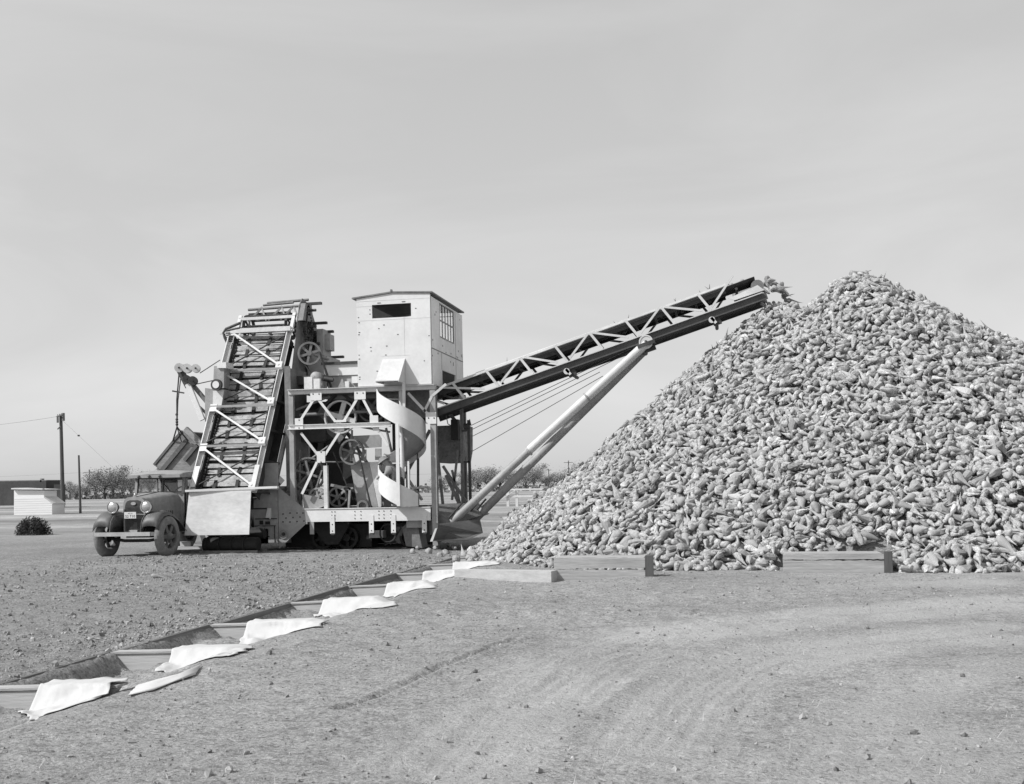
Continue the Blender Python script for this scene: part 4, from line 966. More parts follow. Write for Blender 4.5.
for f in (.415, .84):
    m = MB(); m.mi = 0; m.cyl(bp(f, -.10, BT0-.05), bp(f, -.10, BT0+.02), .07, 14); m.beam(bp(f, -.05, BT0-.04), bp(f+.008, -.2, BT0-.04), .06, .02, (0, 1, 0)); m.mi = 1; m.box(bp(f+.012, -.17, BT0+.08), (.18, .12, .12), Matrix.Rotation(-.3, 3, 'Y')); m.tube([bp(f+.01, -.18, BT0), bp(f+.01, -.18, BT1)], .04, 8); m.build('return_roller', [M['pale'], M['dark']], P)
# --- pipe legs holding the boom
hp = at(646, 342, BT0-.06)
m = MB(); m.cyl(hp, hp+V((0, -.03, 0)), .155, 22); m.mi = 1; m.cyl(hp+V((0, -.03, 0)), hp+V((0, -.05, 0)), .035, 10); m.mi = 0; m.ring(hp+V((0, -.035, 0)), (0, 1, 0), .155, .125, .012, 24); m.build('pivot_plate', [M['pale'], M['dark']], P)
m = MB(); m.beam(bp(.625, -.13, BT0-.02), bp(.675, -.13, BT0-.02), .25, .08, bn); m.box(bp(.655, -.21, BT0+.06), (.26, .12, .16), Matrix.Rotation(-.3, 3, 'Y')); m.tube([bp(.635, -.16, BT0-.05), bp(.635, -.16, BT1+.05)], .06, 10); m.build('pivot_bracket', M['dark'], P)
foot1, foot2 = at(452, 522, T0+.2), at(473, 521, T0+1.1)
m = MB(); m.tube([hp+V((0, .04, -.03)), hp.lerp(foot1, .60)], .098, 14); m.mi = 1; m.tube([hp.lerp(foot1, .60), foot1], .09, 14); m.ring(hp.lerp(foot1, .6), foot1-hp, .118, .09, .05, 16); m.ring(hp.lerp(foot1, .3), foot1-hp, .112, .09, .04, 16); m.build('boom_leg', [M['pale'], M['grey']], P)
hp2 = at(643, 352, BT1)
m = MB(); m.tube([hp2, foot2], .10, 14); m.build('boom_leg', M['grey'], P)
m = MB()
for a, b in (((471, 425.5), (640, 344)), ((471, 430), (641, 347)), ((471, 437), (600, 372)), ((471, 452), (603, 376))): m.tube([at(*a, tb2-.3), at(*b, BT0+.6)], .008, 5)
m.build('boom_cable', M['rope_light'], P)

# --- truck hoist on the left of the elevator
th_ = 23.7
m = MB(); m.prism([at(205, 388, th_), at(213, 389, th_), at(222, 389, th_), at(221, 407, th_), at(213, 420, th_), at(205, 421.5, th_)], (0, .45, 0)); m.mi = 1; m.prism([at(213, 391, th_-.012), at(224, 390, th_-.012), at(221, 408, th_-.012), at(212.5, 416, th_-.012)], (0, .01, 0))
m.mi = 0; m.prism([at(214, 366, th_+.2), at(224, 366, th_+.2), at(224, 388, th_+.2), at(213, 388, th_+.2)], (0, .3, 0)); m.mi = 1; m.prism([at(217, 363, th_+.15), at(226, 362, th_+.15), at(226, 368, th_+.15), at(217, 368, th_+.15)], (0, .4, 0)); m.build('hoist_housing', [M['grey'], M['white']], P)
m = MB(); c = at(217.5, 385, th_-.06); m.cyl(c, c+V((0, -.08, 0)), .135, 20); m.mi = 1; m.cyl(c+V((0, -.08, 0)), c+V((0, -.095, 0)), .085, 18); m.build('hoist_pulley', [M['dark'], M['white']], P)
m = MB(); m.beam(at(188, 384, th_), at(202.5, 420, th_), .13, .07, (0, 1, 0)); m.mi = 1; m.beam(at(192, 384, th_+.1), at(207, 402, th_+.1), .10, .05, (0, 1, 0)); m.beam(at(194, 402, th_+.12), at(206, 413, th_+.12), .06, .04, (0, 1, 0)); m.build('hoist_arm', [M['white'], M['mid']], P)
for (px, py, r, mt) in ((179.5, 368, .11, 'pale'), (187.5, 368.5, .11, 'white2'), (196, 368.5, .10, 'white2'), (193, 381, .11, 'dark'), (187, 379, .09, 'dark')):
    m = MB(); c = at(px, py, th_-.02); ax_ = V((.35, -1, 0)).normalized(); m.cyl(c-ax_*.07, c-ax_*.045, r, 20); m.cyl(c-ax_*.045, c+ax_*.045, r*.72, 16); m.cyl(c+ax_*.045, c+ax_*.07, r, 20); m.mi = 1; m.cyl(c+ax_*.07, c+ax_*.09, r*.22, 10); m.build('hoist_pulley', [M[mt], M['dark']], P)
m = MB(); m.beam(at(178, 366, th_+.05), at(189, 387, th_+.05), .14, .12, (0, 1, 0)); m.beam(at(177, 366, th_+.02), at(184, 366, th_+.02), .06, .06); m.build('hoist_head', M['dark'], P)
HK = at(177.0, 427, th_+.15)
m = MB(); m.tube([at(179, 374, th_), at(176.8, 400, th_+.1), HK], .016, 6); m.tube([at(181, 376, th_), at(178, 400, th_+.1), HK], .012, 6)
for z in (.06, .12, .18, .30): m.ball(HK+V((0, 0, z)), .035, 5)
m.build('hoist_rope', M['dark'], P)
m = MB(); m.beam(at(172.5, 391, th_-.02), at(184, 393, th_-.02), .035, .035); m.build('hoist_spreader', M['dark'], P)
m = MB(); m.tube([at(200, 373, th_), at(220, 360, th_+.5)], .012, 5); m.tube([at(197, 384, th_), at(215, 380, th_+.4)], .012, 5); m.build('hoist_stay', M['steel_rope'], P)

# ------------------------------------------------------------------ man on the stair
def skin_body(name, verts, edges, radii, matr, parent, root=0, sub=2):
    me = bpy.data.meshes.new(name); me.from_pydata([tuple(v) for v in verts], edges, []); me.materials.append(matr)
    o = bpy.data.objects.new(name, me); COL.objects.link(o); o.parent = parent
    md = o.modifiers.new('skin', 'SKIN'); md.use_smooth_shade = True; o.modifiers.new('sub', 'SUBSURF').levels = sub; o.modifiers['sub'].render_levels = sub
    sv = me.skin_vertices[0].data
    for i, r in enumerate(radii): sv[i].radius = (r, r) if not isinstance(r, tuple) else r; sv[i].use_root = (i == root)
    dg = bpy.context.evaluated_depsgraph_get(); em = bpy.data.meshes.new_from_object(o.evaluated_get(dg)); o.modifiers.clear(); o.data = em
    for p in em.polygons: p.use_smooth = True
    return o
pb = at(398, 500, T0-.08); pb.z = 1.0
MAN = thing('person', 'man in a faded work shirt and dark overalls bent forward inside the spiral stair', 'person', (pb.x, pb.y, pb.z))
# local: x right, y away, z up; bent forward to the right with one hand up on the pole
jt = dict(pel=(0, .02, .50), sp=(.06, .0, .66), ch=(.15, -.02, .80), nk=(.22, -.03, .90), hd=(.27, -.05, .97), ht=(.33, -.06, 1.06),
          ls=(.10, -.20, .83), le=(.22, -.20, .70), lw=(.34, -.13, .70), rs=(.19, .16, .86), re=(.27, .14, 1.02), rw=(.21, .08, 1.12),
          lh=(-.03, -.11, .46), lkn=(.10, -.16, .25), lf=(-.02, -.12, .03), lt=(.12, -.14, .02), rh=(-.03, .13, .46), rk=(.06, .16, .24), rf=(-.04, .14, .03), rt=(.10, .14, .02))
jt = {k: (-a[0], a[1], a[2]) for k, a in jt.items()}
N = list(jt); ed = [('pel', 'sp'), ('sp', 'ch'), ('ch', 'nk'), ('nk', 'hd'), ('hd', 'ht'), ('ch', 'ls'), ('ls', 'le'), ('le', 'lw'), ('ch', 'rs'), ('rs', 're'), ('re', 'rw'), ('pel', 'lh'), ('lh', 'lkn'), ('lkn', 'lf'), ('lf', 'lt'), ('pel', 'rh'), ('rh', 'rk'), ('rk', 'rf'), ('rf', 'rt')]
rad = dict(pel=.13, sp=.125, ch=.14, nk=.06, hd=.095, ht=.07, ls=.07, le=.045, lw=.032, rs=.07, re=.045, rw=.032, lh=.095, lkn=.065, lf=.05, lt=.035, rh=.095, rk=.065, rf=.05, rt=.035)
vs = [jt[n] for n in N]; es = [(N.index(a), N.index(b)) for a, b in ed]; rr = [rad[n] for n in N]
for w, sgn in (('lw', 1), ('rw', -1)):                               # hands with palm, four curled fingers and a thumb
    b = V(jt[w]); i0 = len(vs); d = V((-.5, .2*sgn, .3*(-sgn)))
    d.normalize(); side = V((0, 1, 0)) if w == 'lw' else V((-.3, .9, .2))
    vs.append(b+d*.07); rr.append(.035); es.append((N.index(w), i0))
    for k in range(4):
        p1 = b+d*.10+side*(k-1.5)*.024; p2 = p1+d*(.035-.004*abs(k-1)); p3 = p2+d*.015+V((0, 0, -.03)); j0 = len(vs)
        vs += [p1, p2, p3]; rr += [.010, .009, .008]; es += [(i0, j0), (j0, j0+1), (j0+1, j0+2)]
    j0 = len(vs); p1 = b+d*.05-side*.045; vs += [p1, p1+d*.04-side*.012]; rr += [.012, .010]; es += [(i0, j0), (j0, j0+1)]
body = skin_body('body', vs, es, rr, M['skin'], MAN)
def sub(names, eds, scale, name, mt):
    nn = list(names); return skin_body(name, [jt[n] for n in nn], [(nn.index(a), nn.index(b)) for a, b in eds], [rad[n]*scale+.012 for n in nn], mt, MAN)
sub(['sp', 'pel', 'ch', 'ls', 'le', 'rs', 're'], [('sp', 'pel'), ('sp', 'ch'), ('ch', 'ls'), ('ls', 'le'), ('ch', 'rs'), ('rs', 're')], 1.06, 'shirt', M['shirt'])
sub(['pel', 'sp', 'lh', 'lkn', 'lf', 'rh', 'rk', 'rf'], [('pel', 'sp'), ('pel', 'lh'), ('lh', 'lkn'), ('lkn', 'lf'), ('pel', 'rh'), ('rh', 'rk'), ('rk', 'rf')], 1.12, 'overalls', M['overall'])
hd = V(jt['hd']); hx_ = (V(jt['ht'])-hd).normalized(); fw = V((-.85, -.1, -.5)).normalized()
m = MB(); wc = world_off(MAN)
for sy in (-1, 1): m.ball(wc+hd+fw*.095+V((0, sy*.033, 0))+hx_*.03, .014, 5)
m.build('eye', M['dark'], MAN)
m = MB(); m.ball(wc+hd+fw*.105+hx_*.0, .020, 5, (1, .8, 1.3)); m.ball(wc+hd+fw*.09-hx_*.04, .018, 5, (.8, 1.6, .5))
for sy in (-1, 1): m.ball(wc+hd+V((0, sy*.095, 0))+hx_*.01, .025, 5, (1, .5, 1.3))
m.build('face', M['skin'], MAN)
m = MB(); m.lathe(wc+hd+hx_*.055, hx_, [(0, .165), (.006, .165), (.010, .105), (.08, .09), (.105, .05), (.11, .001)], 18); m.lathe(wc+hd+hx_*.055, hx_, [(0, .165), (-.004, .10)], 18); m.build('hat', M['hat'], MAN)
# ------------------------------------------------------------------ truck
TX, TY = -12.73, 21.62
TR = thing('truck', 'dusty dark 1930s farm truck with its wooden beet box tipped sideways by a hook', 'truck', (TX, TY, 0))
def tp(x, y, z): return V((TX+x, TY+y, z))
def tbx(m, x0, x1, y0, y1, z0, z1): return m.bx(TX+x0, TX+x1, TY+y0, TY+y1, z0, z1)
def loft(m, secs):            # secs: list of lists of points (same length), open along length, smooth
    m.sheet(secs); return m
# wheels
def wheel(x, y, w=.19, front=True):
    r = .445; sg = 1 if x > 0 else -1
    m = MB(); c = tp(x, y, r)
    m.lathe(c, (sg, 0, 0), [(-w/2+.02, .27), (-w/2, .34), (-w/2+.015, .405), (-w*.3, .442), (0, .45), (w*.3, .442), (w/2-.015, .405), (w/2, .34), (w/2-.02, .27)], 36)
    t = m.build('wheel', M['tyre'], TR)
    m = MB(); m.lathe(c, (sg, 0, 0), [(-w/2+.02, .28), (-.02, .25), (w/2-.03, .265), (w/2-.015, .28)], 32); m.mi = 1
    for k in range(6):
        a = 2*math.pi*k/6; e = V((0, math.cos(a), math.sin(a))); m.beam(c+V((sg*(w/2-.06), 0, 0))+e*.05, c+V((sg*(w/2-.05), 0, 0))+e*.26, .085, .03, (1, 0, 0))
    m.lathe(c, (sg, 0, 0), [(-.05, .12), (w/2-.05, .12), (w/2-.02, .09), (w/2+.02, .06), (w/2+.025, .001)], 18); m.build('rim', [M['truckdark'], M['truckdark']], t)
for x in (-.72, .72): wheel(x, 0)
for x in (-.70, .70, -.93, .93): wheel(x, 3.55)
# fenders: swept sections
def fender(sg):
    prof = [(-.47, .66), (-.43, .80), (-.34, .90), (-.20, .97), (-.02, .99), (.18, .95), (.38, .84), (.56, .70), (.72, .57), (.9, .50)]
    secs = []
    for i, (y, z) in enumerate(prof):
        wi = .42 if y < .2 else .42+.06*(y-.2); row = []
        for k in range(7):
            u = k/6; xx = .36+wi*u+(.03 if y > .3 else 0); zz = z+.035*math.sin(math.pi*u)-(.05 if k in (0,) else 0)-(.075 if k == 6 else 0)
            row.append(tp(sg*xx, y, zz))
        secs.append(row)
    m = MB(); m.sheet(secs); inner = [[tp(sg*.37, y, z), tp(sg*.37, y, max(.5, z-.34))] for y, z in prof]; m.sheet(inner)
    o = m.build('fender', M['truckdark'], TR); o.modifiers.new('thick', 'SOLIDIFY').thickness = .012
fender(-1); fender(1)
m = MB(); tbx(m, -.92, -.60, .86, 2.2, .46, .50); tbx(m, .60, .92, .86, 2.2, .46, .50); m.build('running_board', M['truckdark'], TR)
# chassis, axle, springs
m = MB(); tbx(m, -.42, -.34, -.35, 4.6, .52, .66); tbx(m, .34, .42, -.35, 4.6, .52, .66); m.tube([tp(-.66, 0, .42), tp(-.3, 0, .36), tp(.3, 0, .36), tp(.66, 0, .42)], .035, 8)
m.tube([tp(-.5, -.1, .48), tp(0, -.1, .55), tp(.5, -.1, .48)], .03, 6); m.tube([tp(-.66, 3.55, .42), tp(.66, 3.55, .42)], .06, 8); m.ball(tp(0, 3.55, .42), .18, 7)
tbx(m, -.32, .32, .1, 1.0, .42, .60); m.build('chassis', M['black'], TR)
# radiator
def shell(y, w, z0, z1, n=9):
    pts = [(-w, z0)]; 
    for k in range(n+1): a = math.pi*(1-k/n); pts.append((w*math.copysign(abs(math.cos(a))**.45, math.cos(a)), z1-.20+.20*math.sin(a)**.8))
    pts.append((w, z0)); return [tp(x, y, z) for x, z in pts]
m = MB(); m.prism(shell(-.10, .255, .50, 1.32), (0, .11, 0)); m.build('radiator_shell', M['truck'], TR)
m = MB(); m.prism(shell(-.108, .215, .58, 1.25), (0, .01, 0)); m.mi = 1
for k in range(15): x = -.195+.39*k/14; m.bx(TX+x-.004, TX+x+.004, TY-.118, TY-.108, .6, 1.10)
m.build('radiator_grille', [M['dark'], M['truckdark']], TR)
m = MB(); c = tp(0, -.118, 1.175); m.prism([c+V((.06*math.cos(a), 0, .035*math.sin(a))) for a in np.linspace(0, 6.283, 20)[:-1]], (0, -.01, 0)); m.build('badge', M['chrome'], TR)
m = MB(); m.cyl(tp(0, -.05, 1.30), tp(0, -.05, 1.36), .035, 10); m.ball(tp(0, -.05, 1.37), .03, 5); m.build('radiator_cap', M['chrome'], TR)
m = MB(); tbx(m, -.10, .10, -.16, -.10, .50, .60); m.tube([tp(-.012, -.16, .52), tp(.012, -.16, .52)], .02, 6); m.build('crank_bracket', M['bumper'], TR)
# hood
secs = []
for y, w, zt, zb in ((-.0, .255, 1.32, .62), (.4, .35, 1.36, .60), (.98, .52, 1.42, .60)):
    row = [tp(-w, y, zb), tp(-w, y, zt-.22)]
    for k in range(9): a = math.pi*(1-k/8); row.append(tp(w*math.copysign(abs(math.cos(a))**.45, math.cos(a)), y, zt-.20+.20*math.sin(a)**.8))
    row += [tp(w, y, zt-.22), tp(w, y, zb)]; secs.append(row)
m = MB(); m.sheet(secs); m.build('hood', M['truck'], TR)
m = MB()
for sg in (-1, 1):
    for k in range(9): y = .25+.06*k; w = .262+(.52-.255)*(y/.98); m.beam(tp(sg*(w+.004), y, .78), tp(sg*(w+.004), y, 1.0), .012, .02, (0, 1, 0))
m.beam(tp(0, .0, 1.326), tp(0, .98, 1.426), .02, .012); m.build('hood_louvre', M['truckdark'], TR)
# cab
m = MB(); w = .62
m.prism([tp(x, .98, z) for x, z in ((-.55, .55), (.55, .55), (.61, 1.0), (.61, 1.40), (-.61, 1.40), (-.61, 1.0))], (0, .05, 0))
for sg in (-1, 1):
    m.beam(tp(sg*.585, 1.0, 1.38), tp(sg*.585, 1.07, 1.78), .06, .07, (0, 1, 0)); m.beam(tp(sg*.60, 2.15, .6), tp(sg*.60, 2.15, 1.8), .05, .10, (0, 1, 0))
tbx(m, -.62, .62, 2.13, 2.17, .55, 1.42); tbx(m, -.62, -.18, 2.13, 2.17, 1.42, 1.8); tbx(m, .26, .62, 2.13, 2.17, 1.42, 1.8); tbx(m, -.62, .62, 2.13, 2.17, 1.70, 1.82)
tbx(m, -.60, .60, 1.0, 2.14, .50, .55); m.build('cab', M['truck'], TR)
for sg in (-1, 1):
    m = MB(); a, b = (sg*.62, sg*.64)
    tbx(m, min(a, b), max(a, b), 1.06, 2.06, .56, 1.36); tbx(m, min(a, b), max(a, b), 1.06, 1.11, 1.36, 1.76); tbx(m, min(a, b), max(a, b), 2.0, 2.06, 1.36, 1.76); tbx(m, min(a, b), max(a, b), 1.06, 2.06, 1.72, 1.76)
    d = m.build('door', M['truck'], TR); m = MB(); m.beam(tp(sg*.67, 1.85, 1.22), tp(sg*.67, 1.95, 1.22), .02, .02); m.cyl(tp(sg*.64, 1.9, 1.22), tp(sg*.67, 1.9, 1.22), .012, 6); m.build('handle', M['chrome'], d)
secs = []
for y, zo, wx in ((.74, -.10, .65), (.76, -.075, .655), (.9, -.035, .66), (1.3, .0, .66), (1.8, -.01, .66), (2.18, -.04, .655), (2.22, -.10, .65)):
    secs.append([tp(-wx, y, 1.74), tp(-wx, y, 1.87+zo)]+[tp(wx*math.sin(a), y, 1.86+zo+.06*math.cos(a)) for a in np.linspace(-1.2, 1.2, 9)]+[tp(wx, y, 1.87+zo), tp(wx, y, 1.74)])
m = MB(); m.sheet(secs); m.smooth = False; m.prism([tp(-.65, .735, 1.74), tp(.65, .735, 1.74), tp(.645, .735, 1.81), tp(-.645, .735, 1.81)], (0, .02, 0)); m.build('cab_roof', M['dust'], TR)
for x in (-.36, -.10, .16): m = MB(); m.lathe(tp(x, .735, 1.775), (0, -1, 0), [(0, .035), (.03, .03), (.045, .001)], 12); m.build('roof_lamp', M['truckdark'], TR)
m = MB(); m.prism([tp(-.56, 1.02, 1.41), tp(.56, 1.02, 1.41), tp(.56, 1.075, 1.735), tp(-.56, 1.075, 1.735)], (0, .008, 0)); ws = m.build('windshield', M['glass'], TR)
m = MB()
for a, b in (((-.57, 1.41), (.57, 1.41)), ((-.57, 1.735), (.57, 1.735)), ((-.57, 1.41), (-.57, 1.735)), ((.57, 1.41), (.57, 1.735)), ((.06, 1.41), (.06, 1.735))): m.beam(tp(a[0], 1.01+(a[1]-1.41)*.17, a[1]), tp(b[0], 1.01+(b[1]-1.41)*.17, b[1]), .035, .03, (0, 1, 0))
m.build('frame', M['truckdark'], ws)
m = MB(); tbx(m, -.58, .58, 1.75, 2.1, .75, .92); tbx(m, -.58, .58, 2.02, 2.12, .9, 1.4); m.build('seat', M['black'], TR)
m = MB(); c = tp(.33, 1.42, 1.40); m.ring(c, (0, -.75, .65), .20, .178, .022, 24); m.tube([c, tp(.33, 1.1, 1.0)], .02, 6); m.beam(c-V((.19, 0, 0)), c+V((.19, 0, 0)), .02, .02); m.build('steering_wheel', M['black'], TR)
m = MB(); m.tube([tp(.30, 1.02, 1.36), tp(.10, 1.0, 1.62)], .01, 5); m.build('wiper', M['black'], TR)
# lamps, bumper, plate
for x in (-.40, .40):
    m = MB(); c = tp(x, -.30, 1.10); m.lathe(c, (0, 1, 0), [(0, .128), (.03, .128), (.09, .112), (.17, .07), (.21, .001)], 24); m.tube([tp(x, -.22, .95), tp(x*1.05, -.12, .80)], .022, 6)
    h = m.build('headlight', M['truckdark'], TR); m = MB(); m.lathe(c, (0, -1, 0), [(-.005, .118), (.02, .09), (.032, .045), (.035, .001)], 24); m.build('lens', M['lens'] if 'lens' in M else M['chrome'], h)
    m = MB(); m.ring(c, (0, 1, 0), .133, .115, .025, 28); m.build('rim', M['chrome'], h)
m = MB(); m.tube([tp(-.46, -.22, .92), tp(-.2, -.2, .935), tp(.2, -.2, .935), tp(.46, -.22, .92)], .02, 8); m.build('lamp_bar', M['truckdark'], TR)
m = MB(); m.beam(tp(-.64, -.56, .525), tp(.64, -.56, .525), .04, .085); m.beam(tp(-.64, -.555, .525), tp(-.69, -.50, .525), .035, .08); m.beam(tp(.64, -.555, .525), tp(.69, -.50, .525), .035, .08); m.build('bumper', M['bumper'], TR)
m = MB(); 
for x in (-.38, .38): m.beam(tp(x, -.54, .515), tp(x, -.2, .57), .04, .06)
m.build('bumper_bracket', M['truckdark'], TR)
m = MB(); tbx(m, -.14, .14, -.262, -.255, .855, .995); lp = m.build('licence_plate', M['plate'], TR)
def letters(txt, size, loc, mt, parent, name='lettering'):
    cu = bpy.data.curves.new(name, 'FONT'); cu.body = txt; cu.size = size; cu.align_x = 'CENTER'; cu.extrude = .001; cu.resolution_u = 2
    o = bpy.data.objects.new(name, cu); COL.objects.link(o); dg = bpy.context.evaluated_depsgraph_get(); me = bpy.data.meshes.new_from_object(o.evaluated_get(dg))
    bpy.data.objects.remove(o); me.materials.clear(); me.materials.append(mt); me.transform(Matrix.Rotation(math.pi/2, 4, 'X')); me.transform(Matrix.Translation(V(loc)-world_off(parent)))
    o = bpy.data.objects.new(name, me); COL.objects.link(o); o.parent = parent; return o
letters('52 T10', .082, tp(0, -.2635, .875), M['black'], lp)
letters('OCT  37', .03, tp(0, -.2635, .953), M['black'], lp)
m = MB(); m.lathe(tp(.36, -.28, .80), (0, -1, 0), [(-.06, .001), (-.05, .05), (0, .055), (.01, .04), (.012, .001)], 12); m.beam(tp(.36, -.26, .80), tp(.36, -.2, .93), .02, .02); m.build('horn', M['chrome'], TR)
# bed frame behind the cab and the tipped box
m = MB(); tbx(m, -.95, -.87, 2.35, 5.3, .80, .92); tbx(m, .80, .88, 2.35, 5.3, .80, .92)
for y in (2.4, 3.3, 4.2, 5.2): tbx(m, -.95, .88, y, y+.08, .70, .80)
m.build('bed_frame', M['boxwood'], TR)
BXY = TY+2.55; ca = R(43); e1 = V((-math.sin(ca), 0, -math.cos(ca))); e2 = V((math.cos(ca), 0, -math.sin(ca)))
C0 = at(185.5, 432, BXY)                    # upper left corner of the box front
BHT, BWD, BLN = 1.15, 1.75, 2.9
def bxp(w, h, y=0.0): return C0+e2*w+e1*(BHT-h)+V((0, y, 0))
m = MB(); m.prism([bxp(0, .02), bxp(BWD, .02), bxp(BWD, BHT), bxp(0, BHT)], (0, .04, 0))
for h in (.28, .57, .86): m.prism([bxp(0, h-.006, -.003), bxp(BWD, h-.006, -.003), bxp(BWD, h+.006, -.003), bxp(0, h+.006, -.003)], (0, .003, 0))
m.prism([bxp(0, 0, .05), bxp(BWD, 0, .05), bxp(BWD, -.06, .05), bxp(0, -.06, .05)], (0, BLN, 0)); m.prism([bxp(-.04, 0), bxp(0, 0), bxp(0, BHT), bxp(-.04, BHT)], (0, BLN, 0)); m.prism([bxp(0, .0, BLN), bxp(BWD, .0, BLN), bxp(BWD, BHT, BLN), bxp(0, BHT, BLN)], (0, .04, 0))
m.build('tipped_box', M['boxwood'], TR)
m = MB(); m.prism([bxp(-.04, BHT+.005, -.07), bxp(.95, BHT+.005, -.07), bxp(.95, BHT+.13, -.07), bxp(-.04, BHT+.13, -.07)], (0, .10, 0)); m.build('box_top_board', M['board'], TR)
m = MB()
for w0, wd, h0, h1 in ((.12, .10, -.02, BHT-.12), (.95, .09, -.02, BHT), (BWD-.12, .09, -.02, BHT)): m.prism([bxp(w0, h0, -.06), bxp(w0+wd, h0, -.06), bxp(w0+wd, h1, -.06), bxp(w0, h1, -.06)], (0, .055, 0))
m.prism([bxp(.42, BHT-.52, -.07), bxp(.50, BHT-.52, -.07), bxp(.50, BHT-.02, -.07), bxp(.42, BHT-.02, -.07)], (0, .065, 0))
m.prism([bxp(-.06, 0, -.02), bxp(-.12, 0, -.02), bxp(-.12, BHT-.05, -.02), bxp(-.06, BHT-.05, -.02)], (0, .10, 0)); m.build('box_stake', M['truckdark'], TR)
m = MB(); m.tube([HK, bxp(-.10, BHT*.62, .03)], .018, 6); m.tube([HK, bxp(.22, BHT-.1, -.05)], .018, 6); m.tube([HK, bxp(.10, BHT*.8, -.05)], .014, 6); m.build('lifting_chain', M['dark'], TR)

# timber and block by the truck's rear wheel
o1 = atz(187, 549, 0); m = MB(); m.bx(o1.x-.35, o1.x+.5, o1.y-.15, o1.y+.05, 0, .07); m.bx(o1.x-.12, o1.x+.16, o1.y-.12, o1.y+.02, .073, .19); b = m.build('timber_block', M['paleplank']); own_origin(b, (o1.x, o1.y, 0)); tag(b, 'pale timber blocking on the ground under the apron panel', 'timber block')
o1 = atz(192, 543, 0); m = MB(); m.prism([(o1.x-.25, o1.y, 0), (o1.x+.3, o1.y, 0), (o1.x+.2, o1.y, .32), (o1.x-.15, o1.y, .34)], (0, .3, 0)); b = m.build('wheel_chock', M['board']); own_origin(b, (o1.x, o1.y, 0)); tag(b, 'grey wooden wedge behind the truck front wheel', 'wedge')

# ------------------------------------------------------------------ far things
# sheds
def shed():
    p = atz(52, 514.5, 0); y = p.y; r = thing('shed', 'small white shed with a stepped lean-to at the left edge', 'shed', (p.x, y, 0))
    q = lambda px, py: at(px, py, y)
    prof = [q(52, 514.5), q(52, 503.5), q(44, 497.5), q(44, 490.5), q(14, 490.2), q(14, 515.3)]; D = 1.5
    m = MB(); m.prism(prof, (0, D, 0)); m.mi = 1
    for i in range(7): z0 = .16+i*.16; m.bx(q(14.5, 500).x, q(51.5, 500).x, y-.012, y, z0, z0+.008)
    m.build('wall', [M['shedwhite'], M['grey']], r)
    m = MB(); a, b = q(44.6, 489.6), q(13.4, 489.3); m.prism([a, b, b+V((0, 0, .09)), a+V((0, 0, .09))], (0, -.25, 0)); m.prism([a+V((.15, 0, 0)), b, b+V((0, 0, .10)), a+V((.15, 0, .02))], (0, D+.2, 0)); m.prism([q(44.2, 497.2), q(53, 503.8), q(53, 503.2), q(44.2, 496.6)], (0, D, 0)); m.build('roof', M['shedroof'], r)
shed()
p = atd(40, 498, 120); r = thing('dark_building', 'long dark flat roofed building behind the white shed', 'building', (p.x, p.y, 0))
q = lambda px, py: at(px, py, p.y)
m = MB(); m.prism([q(-20, 481.8), q(46, 480.8), q(46, 505), q(-20, 506)], (0, 2.6, 0)); m.build('wall', M['darkwall'], r)
m = MB(); m.prism([q(54, 484.5), q(60.5, 484.5), q(60.5, 505), q(54, 505)], (0, .9, 0)); m.build('annex', M['darkwall'], r)
m = MB(); m.prism([q(40, 478.5), q(41.5, 478.5), q(41.5, 482), q(40, 482)], (0, .5, 0)); m.build('chimney', M['grey'], r)
m = MB(); m.prism([q(-20, 480.9), q(46.3, 479.9), q(46.3, 480.9), q(-20, 481.9)], (0, 2.7, 0)); m.build('roof', M['mid'], r)
# poles
def pole(label, base, H, r0, arms=(), lean=0.0, group=None):
    r = thing('utility_pole', label, 'pole', base, 0, group); b = V(base)
    m = MB(); m.tube([b+V((0, 0, -.3)), b+V((lean*H, 0, H))], [r0, r0*.7], 10); m.build('post', M['pole'], r)
    for h, w, n, rz in arms:
        d = V((math.cos(rz), math.sin(rz), 0)); c = b+V((lean*h, 0, h)); m = MB(); m.beam(c-d*w/2+V((0, -r0, 0)), c+d*w/2+V((0, -r0, 0)), .10, .12); m.build('crossarm', M['pole'], r)
        for k in range(n): pnt = c-d*w/2+d*(w*(k+.5)/n)+V((0, -r0, .06)); m = MB(); m.lathe(pnt, (0, 0, 1), [(0, .02), (.06, .02), (.06, .05), (.12, .055), (.17, .03), (.18, .001)], 8); m.build('insulator', M['grey'], r)
    return r
pb = atd(63.0, 507, 118); pb.z = 0
H1 = EYE+(486+8.6-414.5)*118/1080
up = pole('tall utility pole with transformer cans behind the white shed', pb, H1, .24, [(H1-.15, 2.4, 3, 2.4)], -.005)
m = MB(); c = pb+V((0, 0, H1-.6)); m.tube([c+V((.32, -.1, -.1)), c+V((.32, -.1, .75))], .16, 10); m.tube([c+V((-.25, -.3, -.3)), c+V((-.25, -.3, .4))], .12, 10); m.tube([c+V((-.35, -.2, -1.0)), c+V((-.1, -.2, -.8))], .07, 6); m.build('transformer', M['mid'], up)
p2 = atz(80.5, 513.5, 0); pole('bare leaning stub pole without crossarms right of the white shed', p2, 4.25, .095, (), -.012)
p3 = atd(90, 498, 330); p3.z = 0; pole('distant pole with two crossarms between the stub pole and the trees', p3, 8.9, .2, [(8.0, 3.2, 4, .2), (7.1, 3.0, 4, .2)])
p4 = atd(569, 490, 300); p4.z = 0; pole('distant pole with one crossarm rising behind the heap slope', p4, 8.2, .18, [(7.6, 2.6, 4, .3)])
p5 = atd(549, 490, 340); p5.z = 0; pole('distant plain pole in the trees behind the heap slope', p5, 6.6, .16, [(6.2, 2.0, 2, .3)])
